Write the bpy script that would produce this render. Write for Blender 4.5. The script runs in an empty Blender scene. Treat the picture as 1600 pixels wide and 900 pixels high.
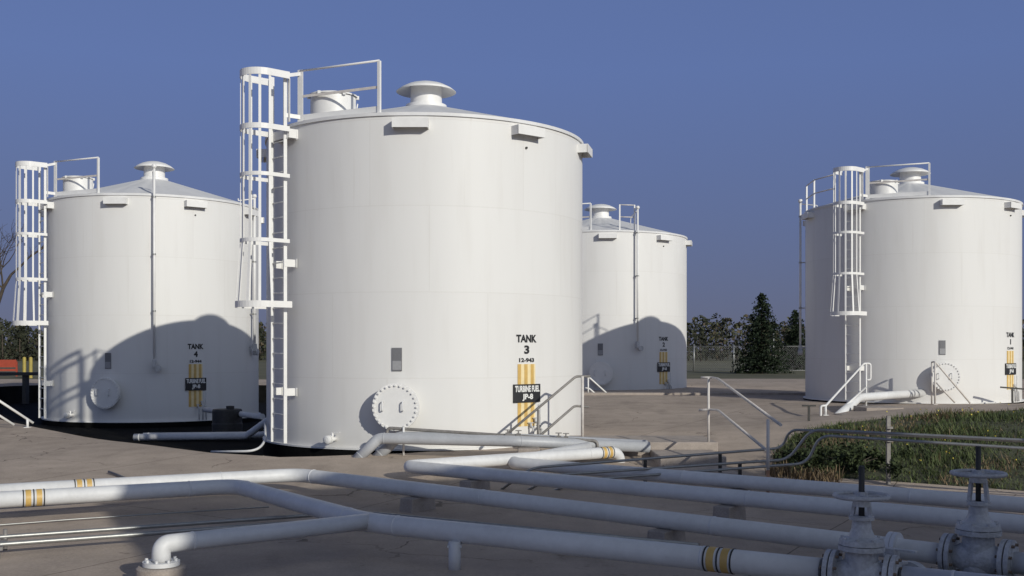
import bpy, math, random
import numpy as np
from mathutils import Vector, Matrix
from mathutils.geometry import delaunay_2d_cdt

random.seed(7)
RAD = math.radians
scene = bpy.context.scene
COL = scene.collection
F, CZ, HY = 1687.0, 1.66, 549.0        # focal length in photo pixels, eye height, horizon row

def at(px, py, Y):
    return Vector(((px - 800) / F * Y, Y, CZ + (HY - py) / F * Y))

# ------------------------------------------------------------------ mesh builder
class MB:
    def __init__(s):
        s.v, s.f, s.m, s.sm = [], [], [], []
    def add(s, verts, faces, smooth=False, mi=0):
        o = len(s.v)
        s.v.extend([tuple(p) for p in verts])
        for f in faces:
            s.f.append(tuple(i + o for i in f)); s.m.append(mi); s.sm.append(smooth)
        return s
    def box(s, c, size, R=None, mi=0, taper=1.0):
        hx, hy, hz = size[0] / 2, size[1] / 2, size[2] / 2
        vs = []
        for z, k in ((-hz, 1.0), (hz, taper)):
            for x, y in ((-hx, -hy), (hx, -hy), (hx, hy), (-hx, hy)):
                p = Vector((x * k, y * k, z))
                if R is not None: p = R @ p
                vs.append(p + Vector(c))
        return s.add(vs, [(0, 3, 2, 1), (4, 5, 6, 7), (0, 1, 5, 4), (1, 2, 6, 5), (2, 3, 7, 6), (3, 0, 4, 7)], mi=mi)
    def bar(s, p0, p1, w, h, side=None, mi=0):
        """rectangular bar from p0 to p1; w along 'side', h along the other"""
        p0, p1 = Vector(p0), Vector(p1)
        d = (p1 - p0); L = d.length; d.normalize()
        u = Vector(side) if side is not None else d.cross(Vector((0, 0, 1)))
        if u.length < 1e-4: u = Vector((1, 0, 0))
        u = (u - d * u.dot(d)).normalized(); w2 = d.cross(u)
        R = Matrix((u, w2, d)).transposed()
        return s.box((p0 + p1) / 2, (w, h, L), R, mi)
    def tube(s, pts, r, n=10, caps=True, mi=0, smooth=True):
        pts = [Vector(p) for p in pts]
        k = len(pts); rs = r if isinstance(r, (list, tuple)) else [r] * k
        tan = []
        for i in range(k):
            a = pts[max(i - 1, 0)]; b = pts[min(i + 1, k - 1)]
            tan.append((b - a).normalized())
        up = Vector((0, 0, 1)) if abs(tan[0].z) < .9 else Vector((1, 0, 0))
        u = tan[0].cross(up).normalized()
        vs = []
        for i in range(k):
            u = (u - tan[i] * u.dot(tan[i])).normalized(); w = tan[i].cross(u)
            for j in range(n):
                a = 2 * math.pi * j / n
                vs.append(pts[i] + (u * math.cos(a) + w * math.sin(a)) * rs[i])
        fs = []
        for i in range(k - 1):
            for j in range(n):
                j2 = (j + 1) % n
                fs.append((i * n + j, i * n + j2, (i + 1) * n + j2, (i + 1) * n + j))
        s.add(vs, fs, smooth, mi)
        if caps:
            o = len(s.v) - len(vs)
            s.f.append(tuple(o + j for j in reversed(range(n)))); s.m.append(mi); s.sm.append(False)
            s.f.append(tuple(o + (k - 1) * n + j for j in range(n))); s.m.append(mi); s.sm.append(False)
        return s
    def lathe(s, prof, n=48, c=(0, 0, 0), axis=None, mi=0, smooth=True, sharp=True):
        """profile of (r, h) revolved around axis through c; each span keeps its own verts so edges stay crisp"""
        c = Vector(c); d = Vector(axis).normalized() if axis is not None else Vector((0, 0, 1))
        up = Vector((0, 0, 1)) if abs(d.z) < .9 else Vector((0, -1, 0))
        u = d.cross(up).normalized(); w = d.cross(u)
        if abs(d.z) > .9: u, w = Vector((1, 0, 0)), Vector((0, 1, 0)) * (1 if d.z > 0 else -1)
        def ring(r, h):
            return [c + d * h + (u * math.cos(2 * math.pi * j / n) + w * math.sin(2 * math.pi * j / n)) * r for j in range(n)]
        if sharp:
            for (r0, h0), (r1, h1) in zip(prof[:-1], prof[1:]):
                s.add(ring(r0, h0) + ring(r1, h1), [(j, (j + 1) % n, n + (j + 1) % n, n + j) for j in range(n)], smooth, mi)
        else:
            vs = []; fs = []
            for i, (r, h) in enumerate(prof):
                vs += ring(r, h)
                if i:
                    for j in range(n):
                        fs.append(((i - 1) * n + j, (i - 1) * n + (j + 1) % n, i * n + (j + 1) % n, i * n + j))
            s.add(vs, fs, smooth, mi)
        return s
    def disc(s, r, c, axis, n=32, mi=0):
        d = Vector(axis).normalized()
        up = Vector((0, 0, 1)) if abs(d.z) < .9 else Vector((0, -1, 0))
        u = d.cross(up).normalized(); w = d.cross(u)
        if abs(d.z) > .9: u, w = Vector((1, 0, 0)), Vector((0, 1, 0)) * (1 if d.z > 0 else -1)
        return s.add([Vector(c) + (u * math.cos(2 * math.pi * j / n) + w * math.sin(2 * math.pi * j / n)) * r for j in range(n)], [tuple(range(n))], False, mi)
    def build(s, name, mat, parent=None, bevel=0):
        me = bpy.data.meshes.new(name)
        me.from_pydata(s.v, [], s.f); me.update()
        for m in (mat if isinstance(mat, (list, tuple)) else [mat]): me.materials.append(m)
        me.polygons.foreach_set('material_index', s.m)
        me.polygons.foreach_set('use_smooth', s.sm)
        return link(name, me, parent, bevel)

def link(name, me, parent=None, bevel=0):
    o = bpy.data.objects.new(name, me); COL.objects.link(o)
    if parent is not None: o.parent = parent
    if bevel:
        b = o.modifiers.new('bevel', 'BEVEL'); b.width = bevel; b.segments = 2; b.limit_method = 'ANGLE'
    return o

def tag(o, label=None, cat=None, group=None, kind=None):
    if label: o['label'] = label
    if cat: o['category'] = cat
    if group: o['group'] = group
    if kind: o['kind'] = kind
    return o

def empty(name, loc, rz=0, label=None, cat=None, group=None):
    o = bpy.data.objects.new(name, None); COL.objects.link(o)
    o.location = loc; o.rotation_euler = (0, 0, rz); o.empty_display_size = .2
    return tag(o, label, cat, group)

def copy_tree(o, parent=None):
    c = o.copy(); COL.objects.link(c)
    if parent is not None: c.parent = parent
    for ch in list(o.children): copy_tree(ch, c)
    return c

def fillet(pts, rad, n=6):
    pts = [Vector(p) for p in pts]; out = [pts[0]]
    for i in range(1, len(pts) - 1):
        a, b, c = pts[i - 1], pts[i], pts[i + 1]
        d0 = (a - b); d1 = (c - b); l = min(rad, d0.length * .48, d1.length * .48)
        p0 = b + d0.normalized() * l; p1 = b + d1.normalized() * l
        for k in range(n + 1):
            t = k / n
            out.append(p0 * (1 - t) ** 2 + b * 2 * t * (1 - t) + p1 * t * t)
    out.append(pts[-1]); return out

# ------------------------------------------------------------------ materials
def new_mat(name, base, rough=.6, metal=0.0, var=.0, scale=3.0, var2=.0, scale2=30.0, bump=0.0, bscale=60.0, spec=.5, stretch=(1, 1, 1), coord='Object'):
    m = bpy.data.materials.new(name); m.use_nodes = True
    nt = m.node_tree; N = nt.nodes; L = nt.links
    bs = N['Principled BSDF']
    bs.inputs['Roughness'].default_value = rough; bs.inputs['Metallic'].default_value = metal
    bs.inputs['Specular IOR Level'].default_value = spec
    bs.inputs['Base Color'].default_value = (*base, 1)
    if coord == 'World':
        g = N.new('ShaderNodeNewGeometry'); src = g.outputs['Position']
    else:
        t = N.new('ShaderNodeTexCoord'); src = t.outputs[coord]
    mp = N.new('ShaderNodeMapping'); mp.inputs['Scale'].default_value = stretch
    L.new(src, mp.inputs[0])
    col = None
    for v, sc in ((var, scale), (var2, scale2)):
        if v <= 0: continue
        n = N.new('ShaderNodeTexNoise'); n.inputs['Scale'].default_value = sc; n.inputs['Detail'].default_value = 6; n.inputs['Roughness'].default_value = .6
        L.new(mp.outputs[0], n.inputs['Vector'])
        r = N.new('ShaderNodeMapRange'); r.inputs['From Min'].default_value = .3; r.inputs['From Max'].default_value = .7
        r.inputs['To Min'].default_value = 1 - v; r.inputs['To Max'].default_value = 1 + v
        L.new(n.outputs['Fac'], r.inputs['Value'])
        mx = N.new('ShaderNodeVectorMath'); mx.operation = 'SCALE'
        if col is None: mx.inputs[0].default_value = base
        else: L.new(col, mx.inputs[0])
        L.new(r.outputs[0], mx.inputs['Scale']); col = mx.outputs[0]
    if col is not None: L.new(col, bs.inputs['Base Color'])
    if bump > 0:
        n = N.new('ShaderNodeTexNoise'); n.inputs['Scale'].default_value = bscale; n.inputs['Detail'].default_value = 4
        L.new(mp.outputs[0], n.inputs['Vector'])
        b = N.new('ShaderNodeBump'); b.inputs['Strength'].default_value = bump; b.inputs['Distance'].default_value = .02
        L.new(n.outputs['Fac'], b.inputs['Height']); L.new(b.outputs[0], bs.inputs['Normal'])
    return m

def math_node(nt, op, a, b=None, c=None):
    n = nt.nodes.new('ShaderNodeMath'); n.operation = op
    for i, x in enumerate((a, b, c)):
        if x is None: continue
        if isinstance(x, (int, float)): n.inputs[i].default_value = x
        else: nt.links.new(x, n.inputs[i])
    return n.outputs[0]

def shell_material():
    """white tank paint: faint runs of dirt, plate seams pressed and slightly darker"""
    m = bpy.data.materials.new('tank_white_paint'); m.use_nodes = True
    nt = m.node_tree; N = nt.nodes; L = nt.links; bs = N['Principled BSDF']
    bs.inputs['Roughness'].default_value = .5; bs.inputs['Specular IOR Level'].default_value = .35
    t = N.new('ShaderNodeTexCoord'); sp = N.new('ShaderNodeSeparateXYZ'); L.new(t.outputs['Object'], sp.inputs[0])
    z = sp.outputs[2]
    ang = math_node(nt, 'ARCTAN2', sp.outputs[0], math_node(nt, 'MULTIPLY', sp.outputs[1], -1.0))
    # horizontal seams: courses of 1.3 m at z = 2.66 etc.
    zz = math_node(nt, 'ADD', z, -2.66 + 1.45 * 4)
    fr = math_node(nt, 'ABSOLUTE', math_node(nt, 'SUBTRACT', math_node(nt, 'FRACT', math_node(nt, 'ADD', math_node(nt, 'DIVIDE', zz, 1.45), .5)), .5))
    hs = math_node(nt, 'LESS_THAN', math_node(nt, 'MULTIPLY', fr, 1.45), .009)
    course = math_node(nt, 'FLOOR', math_node(nt, 'DIVIDE', zz, 1.45))
    off = math_node(nt, 'MULTIPLY', course, .37)
    av = math_node(nt, 'ADD', math_node(nt, 'DIVIDE', ang, 2 * math.pi / 7), off)
    fa = math_node(nt, 'ABSOLUTE', math_node(nt, 'SUBTRACT', math_node(nt, 'FRACT', av), .5))
    vs = math_node(nt, 'LESS_THAN', fa, .0033)
    seam = math_node(nt, 'MAXIMUM', hs, vs)
    cv = N.new('ShaderNodeCombineXYZ')
    L.new(math_node(nt, 'MULTIPLY', ang, 3.05), cv.inputs[0]); L.new(math_node(nt, 'MULTIPLY', z, .12), cv.inputs[1])
    n1 = N.new('ShaderNodeTexNoise'); n1.inputs['Scale'].default_value = 3.2; n1.inputs['Detail'].default_value = 6; L.new(cv.outputs[0], n1.inputs['Vector'])
    n2 = N.new('ShaderNodeTexNoise'); n2.inputs['Scale'].default_value = .8; n2.inputs['Detail'].default_value = 3; L.new(t.outputs['Object'], n2.inputs['Vector'])
    rmp = N.new('ShaderNodeMapRange'); rmp.inputs['From Min'].default_value = .5; rmp.inputs['From Max'].default_value = .78
    rmp.inputs['To Min'].default_value = 0; rmp.inputs['To Max'].default_value = .13; L.new(n1.outputs['Fac'], rmp.inputs['Value'])
    wn = N.new('ShaderNodeTexWhiteNoise'); wn.noise_dimensions = '2D'; pc = N.new('ShaderNodeCombineXYZ')
    L.new(math_node(nt, 'FLOOR', math_node(nt, 'ADD', av, .5)), pc.inputs[0]); L.new(course, pc.inputs[1]); L.new(pc.outputs[0], wn.inputs['Vector'])
    # thin run-off streaks that start under the rim and fade downwards
    sv = N.new('ShaderNodeCombineXYZ'); L.new(math_node(nt, 'MULTIPLY', ang, 3.05), sv.inputs[0]); L.new(math_node(nt, 'MULTIPLY', z, .05), sv.inputs[1])
    n3 = N.new('ShaderNodeTexNoise'); n3.inputs['Scale'].default_value = 11; n3.inputs['Detail'].default_value = 2; L.new(sv.outputs[0], n3.inputs['Vector'])
    up = N.new('ShaderNodeMapRange'); up.inputs['From Min'].default_value = 2.2; up.inputs['From Max'].default_value = 5.6; L.new(z, up.inputs['Value'])
    s3 = N.new('ShaderNodeMapRange'); s3.inputs['From Min'].default_value = .62; s3.inputs['From Max'].default_value = .8; s3.inputs['To Max'].default_value = .22; L.new(n3.outputs['Fac'], s3.inputs['Value'])
    dirt = math_node(nt, 'ADD', rmp.outputs[0], math_node(nt, 'MULTIPLY', seam, .10))
    dirt = math_node(nt, 'ADD', dirt, math_node(nt, 'MULTIPLY', wn.outputs['Value'], .07))
    dirt = math_node(nt, 'ADD', dirt, math_node(nt, 'MULTIPLY', s3.outputs[0], up.outputs[0]))
    # splash dirt close to the ground
    lo = N.new('ShaderNodeMapRange'); lo.inputs['From Min'].default_value = .0; lo.inputs['From Max'].default_value = .45
    lo.inputs['To Min'].default_value = .25; lo.inputs['To Max'].default_value = 0; L.new(z, lo.inputs['Value'])
    dirt = math_node(nt, 'ADD', dirt, math_node(nt, 'MULTIPLY', lo.outputs[0], n2.outputs['Fac']))
    mx = N.new('ShaderNodeMix'); mx.data_type = 'RGBA'
    mx.inputs['A'].default_value = (.725, .715, .695, 1); mx.inputs['B'].default_value = (.42, .38, .33, 1)
    L.new(dirt, mx.inputs['Factor']); L.new(mx.outputs['Result'], bs.inputs['Base Color'])
    b = N.new('ShaderNodeBump'); b.inputs['Strength'].default_value = .25; b.inputs['Distance'].default_value = .01
    h = math_node(nt, 'ADD', math_node(nt, 'MULTIPLY', seam, .6), math_node(nt, 'MULTIPLY', n2.outputs['Fac'], .6))
    L.new(h, b.inputs['Height']); L.new(b.outputs[0], bs.inputs['Normal'])
    return m

def concrete_material():
    m = bpy.data.materials.new('weathered_concrete'); m.use_nodes = True
    nt = m.node_tree; N = nt.nodes; L = nt.links; bs = N['Principled BSDF']
    bs.inputs['Roughness'].default_value = .9; bs.inputs['Specular IOR Level'].default_value = .2
    g = N.new('ShaderNodeNewGeometry')
    def noise(sc, det=6, rough=.6, vec=None):
        n = N.new('ShaderNodeTexNoise'); n.inputs['Scale'].default_value = sc; n.inputs['Detail'].default_value = det; n.inputs['Roughness'].default_value = rough
        L.new(vec or g.outputs['Position'], n.inputs['Vector']); return n.outputs['Fac']
    def rng(x, a, b, c, d):
        r = N.new('ShaderNodeMapRange'); L.new(x, r.inputs['Value'])
        for k, v in zip(('From Min', 'From Max', 'To Min', 'To Max'), (a, b, c, d)): r.inputs[k].default_value = v
        return r.outputs[0]
    mp = N.new('ShaderNodeMapping'); mp.inputs['Rotation'].default_value = (0, 0, RAD(29)); L.new(g.outputs['Position'], mp.inputs[0])
    sp = N.new('ShaderNodeSeparateXYZ'); L.new(mp.outputs[0], sp.inputs[0])
    wob = math_node(nt, 'MULTIPLY', noise(.9, 2), .05)
    def joint(x, pitch, w):
        x = math_node(nt, 'ADD', x, wob)
        f = math_node(nt, 'ABSOLUTE', math_node(nt, 'SUBTRACT', math_node(nt, 'FRACT', math_node(nt, 'DIVIDE', x, pitch)), .5))
        return math_node(nt, 'LESS_THAN', math_node(nt, 'MULTIPLY', f, pitch), w)
    jt = math_node(nt, 'MAXIMUM', joint(sp.outputs[0], 5.2, .008), joint(sp.outputs[1], 6.1, .008))
    v = math_node(nt, 'MULTIPLY', rng(noise(.22, 4), .3, .7, .82, 1.16), rng(noise(1.7, 7, .65), .3, .7, .86, 1.12))
    v = math_node(nt, 'MULTIPLY', v, rng(noise(38, 3), .3, .7, .9, 1.1))
    st = N.new('ShaderNodeMapping'); st.inputs['Scale'].default_value = (.5, .18, .5); L.new(g.outputs['Position'], st.inputs[0])
    stain = rng(noise(3.0, 5, .6, st.outputs[0]), .55, .75, 0, .45)
    v = math_node(nt, 'MULTIPLY', v, math_node(nt, 'SUBTRACT', 1.0, math_node(nt, 'MULTIPLY', jt, .55)))
    v = math_node(nt, 'MULTIPLY', v, math_node(nt, 'SUBTRACT', 1.0, math_node(nt, 'MULTIPLY', stain, .6)))
    # irregular hairline cracks, only in some areas, and small dark spots
    nv = N.new('ShaderNodeTexNoise'); nv.inputs['Scale'].default_value = 1.3; nv.inputs['Detail'].default_value = 4; L.new(g.outputs['Position'], nv.inputs['Vector'])
    ma = N.new('ShaderNodeVectorMath'); ma.operation = 'MULTIPLY_ADD'; L.new(nv.outputs['Color'], ma.inputs[0]); ma.inputs[1].default_value = (1.3, 1.3, 0); L.new(g.outputs['Position'], ma.inputs[2])
    vo = N.new('ShaderNodeTexVoronoi'); vo.feature = 'DISTANCE_TO_EDGE'; vo.inputs['Scale'].default_value = .28; L.new(ma.outputs[0], vo.inputs['Vector'])
    ck = math_node(nt, 'MULTIPLY', math_node(nt, 'LESS_THAN', vo.outputs['Distance'], .0035), rng(noise(.35, 2), .48, .56, 0, 1))
    v = math_node(nt, 'MULTIPLY', v, math_node(nt, 'SUBTRACT', 1.0, math_node(nt, 'MULTIPLY', ck, .55)))
    spots = rng(noise(5.5, 2), .70, .76, 0, .35)
    v = math_node(nt, 'MULTIPLY', v, math_node(nt, 'SUBTRACT', 1.0, spots))
    sc = N.new('ShaderNodeVectorMath'); sc.operation = 'SCALE'; sc.inputs[0].default_value = CONC
    L.new(v, sc.inputs['Scale']); L.new(sc.outputs[0], bs.inputs['Base Color'])
    b = N.new('ShaderNodeBump'); b.inputs['Strength'].default_value = .35; b.inputs['Distance'].default_value = .015
    L.new(math_node(nt, 'ADD', noise(60, 4), math_node(nt, 'MULTIPLY', noise(4, 5), 1.2)), b.inputs['Height']); L.new(b.outputs[0], bs.inputs['Normal'])
    return m

def foliage_mat(name, c0, c1, scale=1.2):
    m = bpy.data.materials.new(name); m.use_nodes = True
    nt = m.node_tree; N = nt.nodes; L = nt.links; bs = N['Principled BSDF']
    bs.inputs['Roughness'].default_value = .75; bs.inputs['Specular IOR Level'].default_value = .2
    g = N.new('ShaderNodeNewGeometry'); n = N.new('ShaderNodeTexNoise'); n.inputs['Scale'].default_value = scale; n.inputs['Detail'].default_value = 5
    L.new(g.outputs['Position'], n.inputs['Vector'])
    f = math_node(nt, 'ADD', math_node(nt, 'MULTIPLY', n.outputs['Fac'], 1.5), math_node(nt, 'SUBTRACT', math_node(nt, 'MULTIPLY', g.outputs['Random Per Island'], .7), .6))
    cl = N.new('ShaderNodeClamp'); L.new(f, cl.inputs[0])
    mx = N.new('ShaderNodeMix'); mx.data_type = 'RGBA'; mx.inputs['A'].default_value = (*c0, 1); mx.inputs['B'].default_value = (*c1, 1)
    L.new(cl.outputs[0], mx.inputs['Factor']); L.new(mx.outputs['Result'], bs.inputs['Base Color'])
    return m

CONC = (.43, .355, .29)
M_SHELL = shell_material()
M_CONC = concrete_material()
M_WHITE = new_mat('white_paint', (.76, .75, .73), .45, var=.05, scale=5, bump=.05, bscale=20)
M_ROOF = new_mat('roof_white_paint', (.68, .675, .67), .55, var=.05, scale=1.4, var2=.04, scale2=9, bump=.08, bscale=6)
M_PIPE = new_mat('pipe_white_paint', (.66, .66, .66), .5, var=.09, scale=1.6, var2=.05, scale2=14, bump=.12, bscale=18)
M_PIPEG = new_mat('pipe_mid_grey', (.40, .41, .43), .45, var=.08, scale=3, var2=.05, scale2=25, bump=.05, bscale=25)  # raised twin pipes: a darker, greyer tone than the other yard pipes
M_VALVE = new_mat('valve_grey_paint', (.50, .50, .50), .6, var=.22, scale=7, var2=.14, scale2=45, bump=.5, bscale=30)
M_BOLT = new_mat('weathered_bolts', (.20, .15, .11), .7, metal=.4, var=.35, scale=30)
M_GALV = new_mat('galvanised_steel', (.34, .34, .33), .42, metal=.6, var=.12, scale=12, bump=.05, bscale=40)
M_RAIL = new_mat('weathered_rail_steel', (.24, .225, .21), .6, metal=.25, var=.2, scale=14, bump=.1, bscale=60)
M_RAILW = new_mat('worn_white_rail_paint', (.62, .58, .54), .55, var=.14, scale=10, bump=.08, bscale=60)
M_DARK = new_mat('dark_steel', (.05, .048, .045), .6, metal=.3, var=.2, scale=12)
M_BLACK = new_mat('black_liner', (.007, .007, .007), .95, var=.35, scale=1.8, var2=.2, scale2=14, bump=.3, bscale=14, spec=.06)
M_INK = new_mat('black_lettering_paint', (.018, .018, .02), .5, var=.15, scale=20)
M_SIGNW = new_mat('white_lettering_paint', (.72, .72, .70), .5, var=.08, scale=30)
M_YEL = new_mat('ochre_stripe_paint', (.60, .39, .12), .5, var=.15, scale=8)
M_PALE = new_mat('pale_yellow_stripe_paint', (.80, .66, .38), .5, var=.08, scale=8)
M_PLAC = new_mat('grey_placard', (.16, .16, .17), .5, var=.08, scale=30)
M_PLAC2 = new_mat('light_grey_placard', (.30, .30, .31), .5, var=.08, scale=30)
M_BLOCK = new_mat('concrete_block', (.36, .31, .27), .9, var=.15, scale=6, var2=.12, scale2=60, bump=.5, bscale=70)
M_RUST = new_mat('rusty_paint', (.40, .22, .13), .75, var=.35, scale=14, bump=.2, bscale=60)
M_ORANGE = new_mat('orange_plastic', (.36, .06, .03), .6, var=.1, scale=6)
M_BOLL = new_mat('yellow_bollard_paint', (.38, .30, .07), .6, var=.1, scale=6)
M_GRASSG = new_mat('grass_soil', (.062, .066, .034), .95, var=.35, scale=2.2, var2=.3, scale2=25, bump=.6, bscale=40, coord='World')
M_FIELD = new_mat('field_grass', (.105, .100, .052), .95, var=.3, scale=.12, var2=.25, scale2=1.3, bump=.4, bscale=6, coord='World')
M_BLADE = foliage_mat('grass_blades', (.048, .070, .026), (.13, .155, .066), 1.6)
M_FLOWER = new_mat('yellow_flowers', (.55, .45, .06), .7)
M_CONIF = foliage_mat('conifer_needles', (.007, .014, .008), (.026, .038, .018), 1.5)
M_SCRUB = foliage_mat('scrub_leaves', (.042, .044, .026), (.092, .092, .052), .35)
M_SCRUBD = foliage_mat('dark_wood_leaves', (.024, .028, .019), (.056, .060, .036), .3)
M_TWIG = foliage_mat('brown_twigs', (.06, .045, .03), (.14, .11, .075), .5)
M_BARK = new_mat('bark', (.07, .055, .042), .95, var=.3, scale=8, bump=.5, bscale=30)
M_SHRUB = foliage_mat('shrub_leaves', (.020, .030, .014), (.060, .078, .032), 2.5)
M_WEED = foliage_mat('dry_weeds', (.12, .085, .05), (.28, .21, .13), 4)

# ------------------------------------------------------------------ world, sun, camera
SUN_EL, SUN_AZ = 20.5, 144.0      # azimuth clockwise from +Y
w = bpy.data.worlds.new('World'); scene.world = w; w.use_nodes = True
nt = w.node_tree; sky = nt.nodes.new('ShaderNodeTexSky'); sky.sky_type = 'NISHITA'
sky.sun_disc = False; sky.sun_elevation = RAD(SUN_EL); sky.sun_rotation = RAD(SUN_AZ)
sky.altitude = 0; sky.air_density = 1.0; sky.dust_density = .3; sky.ozone_density = 3.0
# the camera white balance and clear dry air of the photo: the Nishita sky evened out, paler haze dimmed low down
gm = nt.nodes.new('ShaderNodeGamma'); gm.inputs[1].default_value = .2; nt.links.new(sky.outputs[0], gm.inputs[0])
tc = nt.nodes.new('ShaderNodeTexCoord'); sx = nt.nodes.new('ShaderNodeSeparateXYZ'); nt.links.new(tc.outputs['Generated'], sx.inputs[0])
mr = nt.nodes.new('ShaderNodeMapRange'); mr.inputs['From Min'].default_value = 0; mr.inputs['From Max'].default_value = .25; nt.links.new(sx.outputs[2], mr.inputs['Value'])
tm = nt.nodes.new('ShaderNodeMix'); tm.data_type = 'RGBA'; nt.links.new(mr.outputs[0], tm.inputs['Factor'])
tm.inputs['A'].default_value = (.86, .94, 1.52, 1); tm.inputs['B'].default_value = (1.02, 1.39, 2.78, 1)
ml = nt.nodes.new('ShaderNodeVectorMath'); ml.operation = 'MULTIPLY'; nt.links.new(gm.outputs[0], ml.inputs[0]); nt.links.new(tm.outputs['Result'], ml.inputs[1])
# the sky brightens and whitens on the sun's side
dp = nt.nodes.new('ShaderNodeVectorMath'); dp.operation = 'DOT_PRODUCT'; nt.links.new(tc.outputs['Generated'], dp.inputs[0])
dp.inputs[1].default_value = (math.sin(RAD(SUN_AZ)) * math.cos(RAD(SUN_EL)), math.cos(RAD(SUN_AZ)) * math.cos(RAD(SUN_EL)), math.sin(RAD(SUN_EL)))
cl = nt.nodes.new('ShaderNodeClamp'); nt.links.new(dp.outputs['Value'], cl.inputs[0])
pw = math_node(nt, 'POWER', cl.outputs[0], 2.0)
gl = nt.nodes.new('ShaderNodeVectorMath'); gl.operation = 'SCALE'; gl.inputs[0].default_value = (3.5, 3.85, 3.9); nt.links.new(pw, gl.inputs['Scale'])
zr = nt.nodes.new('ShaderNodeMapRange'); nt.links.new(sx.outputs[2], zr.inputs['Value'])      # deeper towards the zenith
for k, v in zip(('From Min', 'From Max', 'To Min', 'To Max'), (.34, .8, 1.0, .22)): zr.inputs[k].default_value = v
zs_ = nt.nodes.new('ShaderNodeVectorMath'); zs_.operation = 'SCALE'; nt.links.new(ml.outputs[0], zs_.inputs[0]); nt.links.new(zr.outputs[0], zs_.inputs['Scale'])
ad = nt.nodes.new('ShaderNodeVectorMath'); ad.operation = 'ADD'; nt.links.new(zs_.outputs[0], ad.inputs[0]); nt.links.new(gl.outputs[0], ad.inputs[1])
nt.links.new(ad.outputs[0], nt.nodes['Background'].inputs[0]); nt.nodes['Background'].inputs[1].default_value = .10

ld = bpy.data.lights.new('sun', 'SUN'); ld.energy = 3.0; ld.angle = RAD(.53); ld.color = (1, .968, .865)
lo = bpy.data.objects.new('sun', ld); COL.objects.link(lo)
sd = Vector((math.sin(RAD(SUN_AZ)) * math.cos(RAD(SUN_EL)), math.cos(RAD(SUN_AZ)) * math.cos(RAD(SUN_EL)), math.sin(RAD(SUN_EL))))
lo.rotation_euler = sd.to_track_quat('Z', 'Y').to_euler(); lo.location = sd * 40

cam = bpy.data.cameras.new('camera'); co = bpy.data.objects.new('camera', cam); COL.objects.link(co)
cam.sensor_width = 36; cam.lens = 36 * F / 1600; cam.shift_y = (HY - 450) / 1600
cam.clip_start = .1; cam.clip_end = 4000
co.location = (0, 0, CZ); co.rotation_euler = (RAD(90), 0, 0); scene.camera = co
scene.view_settings.view_transform = 'Standard'; scene.view_settings.look = 'None'
scene.view_settings.exposure = 0; scene.view_settings.gamma = 1
scene.cycles.max_bounces = 6

# ------------------------------------------------------------------ ground
CP = []
for x in (-14, -7, 0, 7, 14):
    for y in (-12, 4, 9): CP.append((x, y, -.2))
CP += [(-6, 13, -.2), (-2, 13.5, -.2), (1, 13.5, -.2), (2.8, 15, -.2), (2.6, 16.8, -.1), (-11.4, 24, .15), (-10, 22.7, .1), (-7.3, 20.6, 0), (-5.15, 18.5, 0),
       (-3.67, 17.2, 0), (-2.5, 17.5, 0), (-1.2, 18.15, 0), (0, 18, 0), (1.5, 18.5, .03), (1.5, 22, .03), (0, 22, 0), (-17, 26, .2), (-15, 15, -.15), (-8, 16.5, -.08),
       (3, 22, .10), (5, 23, .2), (1, 33, .32), (4, 33, .33), (9.8, 33, .31), (6, 27, .25), (1.5, 27, .18),
       (3.94, 16, -.18), (6.8, 14.3, -.2), (14, 10, -.2), (4.4, 18, 0), (5.07, 19.4, .15), (5.86, 19.8, .3), (7.1, 20.2, .42), (9.96, 21, .52), (14, 22.5, .58), (20, 22, .6),
       (5.6, 17, .08), (8.5, 17.2, .2), (13, 16, .3),
       (12, 29, .27), (12, 33, .27), (8, 25, .34), (16, 29, .3), (11, 25, .43), (16, 26, .45), (3, 38, .28), (3, 45, .30), (12, 45, .3), (22, 40, .3), (-20, 45, .25), (-5, 45, .25), (0, 55, .3), (20, 55, .3), (-30, 55, .25), (40, 55, .3)]
cp = np.array(CP, float)
def _phi(r2): return np.where(r2 > 1e-12, .5 * r2 * np.log(np.maximum(r2, 1e-12)), 0)
n = len(cp); A = np.zeros((n + 3, n + 3))
A[:n, :n] = _phi(((cp[:, None, :2] - cp[None, :, :2]) ** 2).sum(-1)) + np.eye(n) * .02
A[:n, n] = 1; A[:n, n + 1:] = cp[:, :2]; A[n:, :n] = A[:n, n:].T
W = np.linalg.solve(A, np.r_[cp[:, 2], 0, 0, 0])
def ground_z(xy):
    xy = np.atleast_2d(np.asarray(xy, float))
    out = np.empty(len(xy))
    for i in range(0, len(xy), 4000):
        q = xy[i:i + 4000]
        r2 = ((q[:, None, :] - cp[None, :, :2]) ** 2).sum(-1)
        out[i:i + 4000] = _phi(r2) @ W[:n] + W[n] + q @ W[n + 1:]
    d = np.maximum.reduce([np.abs(xy[:, 0]) - 18, xy[:, 1] - 50, -6 - xy[:, 1]])
    t = np.clip(d / 8, 0, 1)
    far = np.where(xy[:, 1] > 20, .27, -.2)
    return out * (1 - t) + far * t
def gz(x, y): return float(ground_z([(x, y)])[0])

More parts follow.
